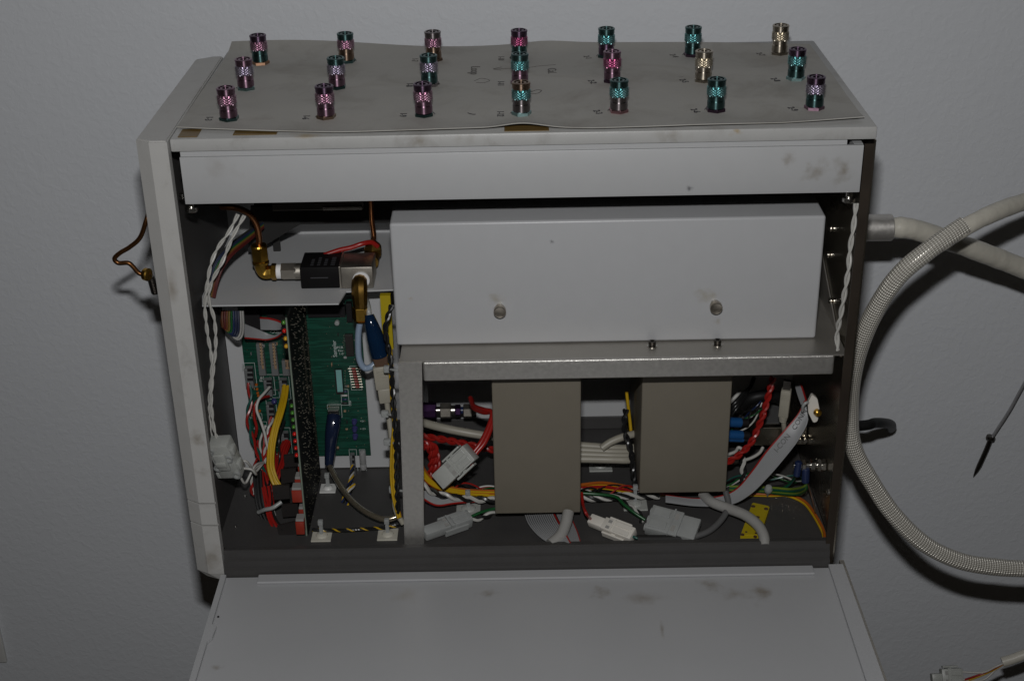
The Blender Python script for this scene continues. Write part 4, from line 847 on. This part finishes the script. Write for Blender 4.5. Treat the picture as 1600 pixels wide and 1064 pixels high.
twisted('black_white_pair', UVY((650, 746, .075), (665, 762, .075), (690, 773, .077), (730, 779, .08), (775, 781, .083), (820, 782, .085)), [M_bwire, M_wwire], .0021, .026, 'black and white twisted pair under the coloured loom, left of the enclosure')
ribbon('ribbon_cable', UVY((655, 758, .082), (668, 768, .08), (685, 778, .078), (712, 780, .08), (760, 779, .09)), UVY((654, 772, .074), (665, 782, .072), (684, 790, .070), (712, 786, .076), (760, 782, .088)), [M_ribbon] * 8 + [M_red], 'grey ribbon cable bending under the loom beside the shelf leg', r=.0011)
tie_mount('milky cable tie mount on the floor between leg and left enclosure', Fl(.0002, (732, 796))[0], .0125, mtl=M_nylon, strap=.017)
tie_mount('milky cable tie mount on the floor under the beige cable coil', Fl(.0002, (938, 728))[0], .0125, mtl=M_nylon, strap=.017)
tie_mount('milky cable tie mount on the floor at the corner of the right enclosure', Fl(.0002, (992, 788))[0], .0125, mtl=M_nylon, strap=.017)
plug('milky_plug', 'milky plug lying on the floor at the foot of the shelf leg', at(734, 809, z=FLOOR + .010), at(662, 834, z=FLOOR + .009), V((0, -.3, 1)), .014, .013, M_nylonc, rear=.62, neck=.55)
wire('green_wire', [at(734, 808, z=FLOOR + .010)] + Fl(.012, (752, 800), (770, 795), (800, 790)), .0016, M_green, 'green wire from the plug at the leg foot to the left enclosure')
twisted('black_white_pair', [at(734, 812, z=FLOOR + .009)] + Fl(.008, (748, 810), (762, 805), (776, 798), (800, 792)), [M_wwire, M_bwire], .0016, .024, 'black and white twisted pair from the plug at the leg foot')
# between the two enclosures
for k in range(4):
    wire('beige_cable', UVY((880, 694 + 8 * k, .135 - .004 * k), (908, 696 + 7 * k, .135 - .004 * k), (935, 698 + 6.5 * k, .135 - .004 * k), (960, 700 + 6 * k, .135 - .004 * k), (985, 700 + 6 * k, .138 - .004 * k), (1010, 696 + 5 * k, .142)), .0042, M_beige, ['beige cable in the coil between the enclosures, top strand', 'beige cable in the coil between the enclosures, second strand', 'beige cable in the coil between the enclosures, third strand', 'beige cable in the coil between the enclosures, lowest strand'][k], 'cable', group='beige cable coil', n=10)
wire('beige_cable', UVY((940, 700, .125), (955, 690, .128), (975, 682, .132), (1000, 676, .14)), .0040, M_beige, 'beige cable rising out of the coil to the right enclosure', 'cable', n=10)
wire('yellow_wire', UVY((979, 612, .15), (981, 630, .148), (984, 655, .146), (986, 675, .142)), .0018, M_yellow, 'yellow wire along the left side of the right enclosure')
twisted('black_pair', UVY((978, 640, .145), (976, 660, .14), (978, 680, .13), (986, 705, .118), (990, 740, .105), (994, 770, .095)), [M_bwire, M_bwire], .0018, .02, 'black twisted pair along the left side of the right enclosure')
bundle('mixed_loom', UVY((880, 764, .10), (908, 760, .10), (940, 757, .10), (975, 762, .10), (1010, 768, .102), (1060, 770, .105)), [M_orange, M_red, M_red, M_yellow, M_yellow, M_orange], .0017, 'orange, red and yellow loom between the two taupe enclosures', 2.2, seed=31)
twisted('black_white_pair', UVY((880, 772, .088), (910, 777, .085), (940, 778, .085), (965, 776, .085), (990, 774, .087), (1030, 774, .09)), [M_wwire, M_bwire, M_wwire, M_bwire], .0019, .034, 'black and white wires under the loom between the enclosures', 'wire')
wire('green_wire', UVY((905, 770, .082), (935, 772, .080), (962, 776, .074), (975, 788, .064), (990, 800, .056), (1008, 812, .05)), .0017, M_green, 'green wire running diagonally to the clear plug')
twisted('black_white_pair', UVY((965, 778, .078), (980, 788, .068), (995, 798, .06), (1001, 806, .056), (1003, 816, .052)), [M_wwire, M_bwire], .0015, .022, 'black and white twisted pair beside the green wire into the clear plug')
plug('clear_plug', 'broad clear plug lying on the floor before the right enclosure', at(1014, 811, z=FLOOR + .013), at(1090, 831, z=FLOOR + .010), V((.15, -.45, 1)), .030, .012, M_nylonc, latches=False, rear=.35, cavities=3, neck=.55)
t = plug('white_plug', 'opaque white latching plug lying on the floor between the enclosures', at(990, 838, z=FLOOR + .008), at(922, 812, z=FLOOR + .010), V((0, -.55, 1)), .014, .012, M_wplast, rear=.32, neck=.50)
wire('red_wire', [at(924, 812, z=FLOOR + .010)] + UVY((916, 802, .03), (911, 788, .045), (909, 770, .06)), .0016, M_red, 'red wire rising from the opaque white plug')
wire('green_wire', [at(984, 836, z=FLOOR + .009), at(994, 840, z=FLOOR + .008), at(1002, 843, z=FLOOR + .006)], .0014, M_teal, 'short green wire end in the opaque white plug')
def loose(name, pts, mtls, label, seed, spread=6.0, r=.0009):
    rng = random.Random(seed); t = thing(name, label, 'wire bundle', base_of(pts)); c = path(pts, 5); F = frames(c)
    for q in mtls:
        k1, k2, a1, a2 = rng.uniform(1, 4), rng.uniform(1, 4), rng.uniform(0, 6.3), rng.uniform(0, 6.3); ctl = []
        for i, p in enumerate(c):
            f = i / (len(c) - 1); o1, o2 = math.sin(k1 * 3 * f + a1), math.sin(k2 * 3 * f + a2)
            v = p + (F[i][0] * o1 + F[i][1] * o2) * r * spread * (.25 + math.sin(math.pi * f)); v.z = max(v.z, FLOOR + r + .0004); ctl.append(v)
        obj('wire', sweep(NB(), path(ctl, 3), r, 6), q, t, smooth=1.0)
loose('loose_wires', UVY((648, 735, .10), (675, 758, .10), (710, 768, .10), (745, 764, .105), (790, 766, .11)), [M_red, M_bwire, M_wwire, M_red, M_yellow, M_bwire, M_green], 'loose thin wires tangled behind the milky plug beside the left enclosure', 41)
loose('loose_wires', UVY((880, 774, .09), (915, 768, .09), (950, 772, .092), (985, 768, .095), (1020, 776, .1)), [M_red, M_bwire, M_wwire, M_yellow, M_bwire], 'loose thin wires tangled along the loom between the enclosures', 42)
loose('loose_wires', UVY((1128, 690, .15), (1150, 672, .155), (1172, 650, .16), (1190, 625, .165), (1200, 605, .17)), [M_bwire, M_bwire, M_wwire, M_blue, M_bwire, M_green, M_bwire], 'loose dark thin wires tangled behind the blue terminals', 43)
loose('loose_wires', UVY((1128, 758, .11), (1160, 748, .112), (1200, 752, .11), (1235, 745, .10), (1255, 748, .08)), [M_green, M_bwire, M_teal, M_wwire], 'loose thin wires behind the wide ribbon near the earth stud', 44)
# sleeve + cable to the right
wire('sleeved_cable', Fl(.006, (996, 842), (1030, 842), (1064, 841)), .0042, M_blackm, 'black sleeve on the floor beside the clear plug', 'cable', n=12)
wire('dark_cable', Fl(.006, (1060, 841), (1085, 838)) + [at(1110, 828, z=FLOOR + .008), at(1130, 808, z=FLOOR + .012), at(1138, 788, z=FLOOR + .018), at(1134, 768, z=FLOOR + .026)], .0032, M_dgcable, 'dark grey cable curving from the sleeve under the right enclosure', 'cable', n=12)
wire('grey_cable', [at(1098, 772, z=FLOOR + .016), at(1112, 784, z=FLOOR + .016), at(1140, 795, z=FLOOR + .016), at(1165, 805, z=FLOOR + .018), at(1184, 820, z=FLOOR + .016), at(1193, 836, z=FLOOR + .012), at(1195, 852, z=FLOOR + .006)], .0054, M_gcable, 'light grey cable bending over the yellow connector', 'cable', n=14)
wire('grey_cable', [at(888, 800, z=FLOOR + .022), at(884, 818, z=FLOOR + .016), at(876, 836, z=FLOOR + .010), at(860, 850, z=FLOOR + .006)], .0058, M_gcable, 'grey cable coming out under the left enclosure', 'cable', n=14)
ribbon('ribbon_cable', Fl(.006, (818, 800), (826, 820), (845, 840), (868, 852)), Fl(.010, (866, 800), (874, 815), (884, 832), (892, 848)), [M_ribbon] * 14 + [M_red], 'grey ribbon cable under the left enclosure, left of the grey cable', r=.0009)
ribbon('ribbon_cable', Fl(.007, (868, 800), (875, 815), (885, 834), (892, 852)), Fl(.005, (890, 800), (896, 815), (903, 832), (908, 850)), [M_ribbon] * 10 + [M_red], 'grey ribbon cable under the left enclosure, right of the grey cable', r=.0009)

# ================================================================== RIGHT BAY
fb = thing('power_inlet', 'steel power inlet box on the side panel behind the ribbon', 'inlet box', at(1220, 700, y=.19))
a, b = at(1172, 645, y=.185), at(1268, 692, y=.185)
obj('case', B(a.x, .598, .15, .22, at(1200, 696, y=.15).z, at(1200, 668, y=.15).z, bev=.0008), M_steel, fb)
obj('case_label', B(at(1192, 655, z=at(1200, 668, y=.15).z + .0003).x, at(1222, 655, y=.19).x, .158, .21, at(1200, 668, y=.15).z + .0001, at(1200, 668, y=.15).z + .0004), M_dgcable, fb)
for (u, v) in ((1249, 687), (1257, 687)):
    bm = NB(); cyl(bm, at(u, v, y=.149), (0, -1, 0), .0028, .004, 10, .0005); obj('screw', bm, M_bright, fb, smooth=.6)
for k, (u, v) in enumerate(((1158, 660), (1160, 680), (1162, 687))):
    p0_, p1_ = at(u - 24, v - 1, y=.135), at(u, v, y=.140); bm = NB(); cyl(bm, p0_, p1_ - p0_, .0052 if k < 2 else .0028, (p1_ - p0_).length, 16, .0010)
    t = obj('crimp_terminal', bm, M_lug, None, ['blue crimp terminal beside the right enclosure, upper one', 'blue crimp terminal beside the right enclosure, middle one', 'thin blue crimp terminal beside the right enclosure, lowest'][k], 'terminal', 'blue crimp terminals', smooth=.6)
    bm = NB(); cyl(bm, p1_, p1_ - p0_, .0042 if k < 2 else .002, .008, 12, .0006); obj('blade', bm, M_black, t, smooth=.6)
for k in range(3):
    wire('black_wire', UVY((1138, 655 - 8 * k, .15), (1150, 640 - 6 * k, .15), (1162, 622 - 4 * k, .16), (1172, 605, .17), (1178, 590, .18)), .0015 + .0004 * k, M_bwire, ['black wire rising beside the right enclosure, lowest', 'black wire rising beside the right enclosure, middle', 'black wire rising beside the right enclosure, uppermost'][k])
for k in range(2):
    wire('white_wire', UVY((1138, 640 - 10 * k, .175), (1150, 628 - 9 * k, .178), (1158, 618 - 8 * k, .182)), .0022, M_wwire, ['white wire slanting beside the right enclosure, lower', 'white wire slanting beside the right enclosure, upper'][k])
wire('black_cable', UVY((1160, 632, .17), (1175, 622, .165), (1195, 618, .165), (1215, 620, .17), (1225, 628, .18)), .0065, M_blkcable, 'thick black cable arching behind the red twisted pair', 'cable', n=12)
twisted('red_pair', UVY((1208, 590, .11), (1203, 608, .108), (1196, 635, .105), (1187, 662, .102), (1174, 690, .098), (1158, 708, .094), (1140, 720, .09), (1128, 728, .088)), [M_red, M_red], .0019, .020, 'red twisted pair swinging down beside the right enclosure')
wire('white_wire', UVY((1130, 712, .14), (1148, 706, .138), (1154, 699, .136), (1160, 704, .136), (1152, 713, .138), (1135, 716, .14)), .0018, M_wwire, 'white wire looping beside the right enclosure under the blue terminals')
wire('white_wire', UVY((1132, 723, .13), (1150, 722, .132), (1172, 716, .138), (1186, 708, .144), (1192, 699, .15)), .0018, M_wwire, 'white wire arcing from the enclosure up to the inlet box')
twisted('black_white_pair', UVY((1160, 706, .12), (1160, 722, .118), (1162, 740, .112), (1161, 760, .105)), [M_bwire, M_wwire], .0020, .020, 'black and white twisted pair hanging left of the wide ribbon')
# beige plug
t = thing('usb_plug', 'beige usb plug hanging in the right bay behind the ribbon', 'plug', at(1225, 660, y=.12))
M = frame(at(1229, 608, y=.12), at(1224, 650, y=.12) - at(1229, 608, y=.12), V((-.3, -1, .2))); Lq = (at(1224, 650, y=.12) - at(1229, 608, y=.12)).length
bm = NB(); box(bm, 0, Lq, -.0052, .0052, -.0050, .0050, bev=.0016, M=M); obj('moulding', bm, M_beige, t, smooth=.6)
for k in range(3):
    bm = NB(); box(bm, .0045 + k * .0022, .0055 + k * .0022, -.004, .004, .0049, .0056, M=M); obj('grip', bm, M_beige, t)
    bm = NB(); cyl(bm, M @ V((Lq + k * .0024, 0, 0)), M.to_3x3() @ V((1, 0, 0)), .0048 - .0005 * k, .0017, 14, .0004); obj('strain_relief', bm, M_beige, t, smooth=.6)
bm = NB(); box(bm, -.010, 0, -.0038, .0038, -.002, .002, M=M); obj('metal_shell', bm, M_dsteel, t)
wire('usb_cable', UVY((1224, 655, .12), (1225, 668, .122), (1226, 682, .13), (1228, 700, .14)), .0026, M_beige, 'beige usb cable below the plug in the right bay', 'cable', n=10)
# wide ribbon with printed lettering
RL = UVY((1258, 625, .080), (1246, 648, .076), (1222, 676, .070), (1196, 706, .066), (1175, 735, .064), (1152, 762, .066), (1128, 774, .070), (1090, 779, .075), (1040, 774, .08))
RR = UVY((1262, 655, .066), (1258, 668, .062), (1244, 692, .058), (1222, 720, .056), (1200, 745, .056), (1172, 772, .058), (1140, 788, .062), (1090, 790, .066), (1040, 784, .07))
rib = ribbon('ribbon_cable', RL, RR, [M_red] + [M_ribbon] * 12, 'wide grey ribbon cable with lettering and red edge sweeping down the right bay', r=.00105)
for s_, f, sz in (('CONN', .125, .0075), ('I-CON', .30, .0075)):
    a, b = path(RL, 12), path(RR, 12); i = int(f * (len(a) - 1)); c = a[i].lerp(b[i], .42); d = (a[max(i - 3, 0)].lerp(b[max(i - 3, 0)], .42) - a[i + 3].lerp(b[i + 3], .42)).normalized(); up = (a[i] - b[i]).normalized(); nrm = d.cross(up).normalized()
    if nrm.dot(CAM - c) < 0: nrm = -nrm
    up = nrm.cross(d); Mx = Matrix.Identity(4)
    for q in range(3): Mx[q][0] = d[q]; Mx[q][1] = up[q]; Mx[q][2] = nrm[q]; Mx[q][3] = c[q] + nrm[q] * .0021
    obj('printed_lettering', text_bm(s_, sz, Mx, .0001), M_dgcable, rib)
ribbon('ribbon_cable', UVY((1242, 600, .13), (1246, 615, .115), (1252, 632, .10)), UVY((1252, 600, .12), (1256, 612, .108), (1260, 625, .095)), [M_ribbon] * 6 + [M_red], 'narrow grey ribbon end above the white clip', r=.001)
t = thing('cable_clip', 'white plastic clip with brass screw on the side panel holding the ribbon', 'clip', at(1270, 640, y=.07))
bm = NB(); p = [at(u, v, y=.064) for u, v in ((1268, 614), (1276, 620), (1280, 640), (1276, 656), (1270, 658), (1262, 642), (1262, 626))]; prism(bm, [(q.x, q.z) for q in p], 'y', .060, .066); bmesh.ops.bevel(bm, geom=list(bm.edges), offset=.0008, segments=2, affect='EDGES'); obj('plate', bm, M_wplast, t, smooth=.7)
bm = NB(); cyl(bm, at(1275, 643, y=.0598), (0.35, -1, .1), .0036, .006, 16, .001); obj('screw', bm, M_brass, t, smooth=.6)
wire('loop', UVY((1266, 630, .064), (1260, 629, .060), (1255, 634, .060), (1254, 642, .064)), .0016, M_nylonc, parent=t)
# earth stud
st = thing('earth_stud', 'threaded steel earth stud with nuts on the side panel', 'stud', at(1262, 726, y=.07))
sp = at(1290, 726, x=.598); ex0 = at(1239, 726, y=sp.y).x
bm = NB(); cyl(bm, V((ex0, sp.y, sp.z)), (1, 0, 0), .0035, .598 - ex0, 16, .0005); obj('rod', bm, M_bright, st, smooth=.6)
for u in (1252, 1266, 1276, 1283):
    bm = NB(); x_ = at(u, 726, y=sp.y).x; cyl(bm, V((x_, sp.y, sp.z)), (1, 0, 0), .0066, .0042, 6, .0006, ph=random.random()); obj('nut', bm, M_bright, st)
for k, (u, v) in enumerate(((1258, 743), (1247, 733))):
    bm = NB(); p = at(u, v, y=sp.y - .004); cyl(bm, p + V((0, 0, .009)), (.05 - .1 * k, 0, -1), .0040 - .0004 * k, .017, 14, .001); obj('lug', bm, M_blue, st, label='dark blue crimp lug hanging on the stud', smooth=.6)
for k in range(5):
    wire('earth_wire', UVY((1258 + k * .8, 752, sp.y - .004), (1260 - k, 764 - k, sp.y - .002), (1248 - 3 * k, 772 - 2 * k, .075), (1220 - 2 * k, 771 - 2.2 * k, .085), (1185, 768 - 1.8 * k, .095), (1140, 766 - 1.6 * k, .105)), .0013, [M_green, M_ygreen, M_green, M_teal, M_ygreen][k], ['green earth wire in the bundle to the stud, lowest', 'yellow green earth wire in the bundle to the stud', 'green earth wire in the bundle to the stud, middle', 'dark green earth wire in the bundle to the stud', 'yellow green earth wire topmost in the bundle to the stud'][k])
for k in range(2): wire('earth_wire', UVY((1244 + 2 * k, 738, sp.y - .004), (1240, 748 + 2 * k, .075), (1228, 760 + k, .085), (1210, 766, .09)), .0013, [M_green, M_teal][k], ['green earth wire from the rear lug of the stud', 'dark green earth wire from the rear lug of the stud'][k])
bm = NB(); p = at(1200, 768, y=.088); lathe(bm, [(.001, -.006), (.0018, -.002), (.0040, .001), (.0044, .005), (.003, .008), (0, .009)], p, (0, -.3, 1), 16); obj('cable_tie', bm, M_nylonc, None, 'clear cable tie head on the green earth wires', 'cable tie', smooth=.8)
wire('yellow_wire', [at(1130, 772, z=FLOOR + .004)] + Fl(.003, (1165, 773), (1205, 774), (1230, 774), (1255, 785), (1270, 803), (1284, 828), (1288, 842)), .0017, M_yellow, 'yellow wire running along the floor to the right front corner')
wire('orange_wire', [at(1130, 770, z=FLOOR + .005)] + Fl(.005, (1165, 771), (1205, 772), (1232, 772), (1257, 783), (1272, 801), (1286, 826), (1289, 841)), .0015, M_orange, 'orange wire alongside the yellow wire to the right front corner')
wire('brown_wire', UVY((1262, 756, sp.y), (1268, 775, .06), (1274, 800, .045)), .0008, M_fire, 'thin brown wire dropping from the earth stud')
# yellow connector on the floor
yc = thing('yellow_connector', 'yellow two-pole connector block lying on the floor of the right bay', 'connector', Fl(0, (1180, 820))[0])
A_, B_, C_, D_ = Fl(.0004, (1156, 846), (1187, 846), (1202, 800), (1175, 794)); bm = NB()
lo = [bm.verts.new(p) for p in (A_, B_, C_, D_)]; hi = [bm.verts.new(p + V((0, 0, .008))) for p in (A_, B_, C_, D_)]
bm.faces.new(lo[::-1]); bm.faces.new(hi)
for i in range(4): bm.faces.new((lo[i], lo[(i + 1) % 4], hi[(i + 1) % 4], hi[i]))
bmesh.ops.bevel(bm, geom=list(bm.edges), offset=.0010, segments=2, affect='EDGES'); obj('block', bm, M_ylabel, yc, smooth=.6)
for (u, v, r) in ((1177, 791, .0022), (1197, 795, .0022), (1184, 808, .002), (1177, 822, .0026), (1160, 835, .002), (1180, 838, .0018), (1166, 831, .0012), (1181, 833, .0012)):
    bm = NB(); cyl(bm, at(u, v, z=FLOOR + .0084), (0, 0, 1), r, .0004, 14); obj('screw_hole', bm, M_fire, yc)
# white flat lead beside the steel panel
twisted('white_lead', [at(1338, 318, x=.594), at(1334, 352, x=.592), at(1328, 392, x=.590), at(1326, 420, x=.590), at(1321, 450, x=.589), at(1314, 490, x=.588), at(1308, 520, x=.588), at(1309, 548, x=.589)], [M_wwire, M_wwire], .0013, .034, 'white twisted lead hanging along the inside of the steel panel', 'wire')

# ================================================================== OUTSIDE, right
def hose(name, pts, r, mtl, label, cat='hose', wob=0.0, res=10, n=24, parent=None):
    pp = path(pts, res); bm = NB()
    sweep(bm, pp, lambda t: r * (1 + wob * (mnoise.noise(V((t * 22, r * 90, 0))))), n, uv=True)
    return obj(name, bm, mtl, parent, label, cat if parent is None else None, smooth=1.2)
hx = at(1392, 356, y=.135)
hose('white_hose', [hx - V((.006, 0, 0)), at(1420, 357, y=.137), at(1470, 372, y=.15), at(1530, 393, y=.17), at(1600, 420, y=.19), at(1700, 462, y=.2), at(1850, 540, y=.2)], .0102, M_hose, 'smooth white hose leaving the steel collar to the right', wob=.12)
HP = UVY((1720, 300, .20), (1660, 302, .16), (1600, 316, .12), (1555, 332, .09), (1510, 354, .07), (1450, 392, .06), (1400, 436, .06), (1360, 500, .07), (1335, 570, .08), (1328, 640, .09), (1334, 700, .09), (1366, 760, .085), (1400, 808, .075), (1445, 850, .065), (1500, 876, .06), (1560, 886, .06), (1620, 888, .06), (1720, 884, .07))
lh = thing('braided_hose', 'long looped hose in a silvery woven sleeve, right of the cabinet', 'hose', base_of(HP))
hose('inner_hose', HP[:6], .0084, M_hose, None, wob=.06, parent=lh)
sl = HP[4:]; sl[0] = at(1508, 352, y=.069)
hose('woven_sleeve', sl, .0089, M_braid, None, wob=.05, parent=lh, n=32)
wire('mains_cable', [V((.6, .20, at(1350, 668, y=.2).z))] + UVY((1345, 665, .205), (1366, 661, .215), (1382, 661, .24), (1391, 663, .28), (1393, 666, .32), (1392, 669, .352)), .0058, M_blkcable, 'short black mains cable bending back to the wall', 'cable', n=14)
pr = thing('steel_probe', 'thin bent steel probe with collar leaning on the wall at right', 'probe', at(1520, 748, y=.352))
obj('rod', tube(UVY((1640, 530, .330), (1600, 600, .335), (1578, 640, .338), (1560, 668, .340), (1547, 688, .342)), .0019, 10), M_rod, pr, smooth=1)
obj('sheath', tube(UVY((1549, 683, .342), (1540, 705, .343), (1530, 727, .344)), .0030, 12), M_dsteel, pr, smooth=1)
bm = NB(); a, b = at(1530, 727, y=.344), at(1521, 744, y=.345); lathe(bm, [(.0030, 0), (.0022, .008), (.0004, (b - a).length)], a, b - a, 12); obj('tip', bm, M_dsteel, pr, smooth=1)
bm = NB(); a, b = at(1549, 681, y=.342), at(1545, 690, y=.342); cyl(bm, a, b - a, .0056, .005, 14, .0008); obj('collar', bm, M_dsteel, pr, smooth=.6)
# plug at the bottom right corner
yq = .20
t = plug('nylon_plug', 'milky nylon plug with thin wires at the bottom right corner', at(1503, 1056, y=yq), at(1455, 1058, y=yq), V((0, -.8, .6)), .020, .014, M_nylon, rear=.32, neck=.3)
wire('sleeve', UVY((1566, 1034, yq), (1585, 1028, yq), (1620, 1014, yq), (1680, 985, yq)), .0062, M_hose, 'cream sleeve holding the thin wires at the bottom right corner', 'sleeve', n=12)
for k, (q, v0, v1) in enumerate(((M_wwire, 1049, 1047), (M_red, 1064, 1050), (M_yellow, 1067, 1053), (M_wwire, 1061, 1062))):
    wire('thin_wire', UVY((1500, v0, yq), (1535, v1 + (3 - k) * 1.0, yq - .004), (1556, 1041 + k * 1.5, yq), (1574, 1033, yq)), .0013, q, ['upper thin white wire from the corner plug', 'thin red wire from the corner plug', 'thin yellow wire from the corner plug', 'lower thin white wire from the corner plug'][k])

# ================================================================== OUTSIDE, left
yl = .06
wire('copper_tube', UVY((236, 318, yl + .01), (229, 343, yl), (219, 371, yl), (203, 386, yl), (188, 395, yl), (179, 404, yl), (185, 411, yl), (200, 411, yl), (208, 417, yl), (216, 426, yl), (224, 429, yl), (236, 428, yl)), .0022, M_ocopper, 'thin bent copper tube sticking out left of the end panel', 'tube', n=12, res=10)
t = thing('brass_nut', 'round brass nut on the copper tube left of the end panel', 'nut', at(234, 440, y=yl))
a = at(225, 428, y=yl); bm = NB(); lathe(bm, [(.0035, 0), (.0060, .0012), (.0062, .005), (.0050, .0060)], a, (1, -.5, 0), 20); obj('nut', bm, M_brass, t, smooth=.6)
bm = NB(); p = at(236, 432, y=yl + .006); cyl(bm, p, (.1, 0, -1), .0030, .018, 12)
for k in range(9): cyl(bm, p + V((.0002 * k, 0, -.0016 * k - .003)), (.1, 0, -1), .0038, .0008, 14)
obj('threaded_stem', bm, M_dsteel, t)
t = thing('wall_plate', 'edge of a pale wall plate at the far left', 'wall plate', at(0, 1003, y=WALL_Y))
a, b = at(7, 958, y=WALL_Y), at(7, 1003, y=WALL_Y)
obj('plate', B(a.x - .085, a.x - .009, WALL_Y - .006, WALL_Y - .0002, b.z - .03, a.z + .02, bev=.002), M_wallpl, t, smooth=.6)
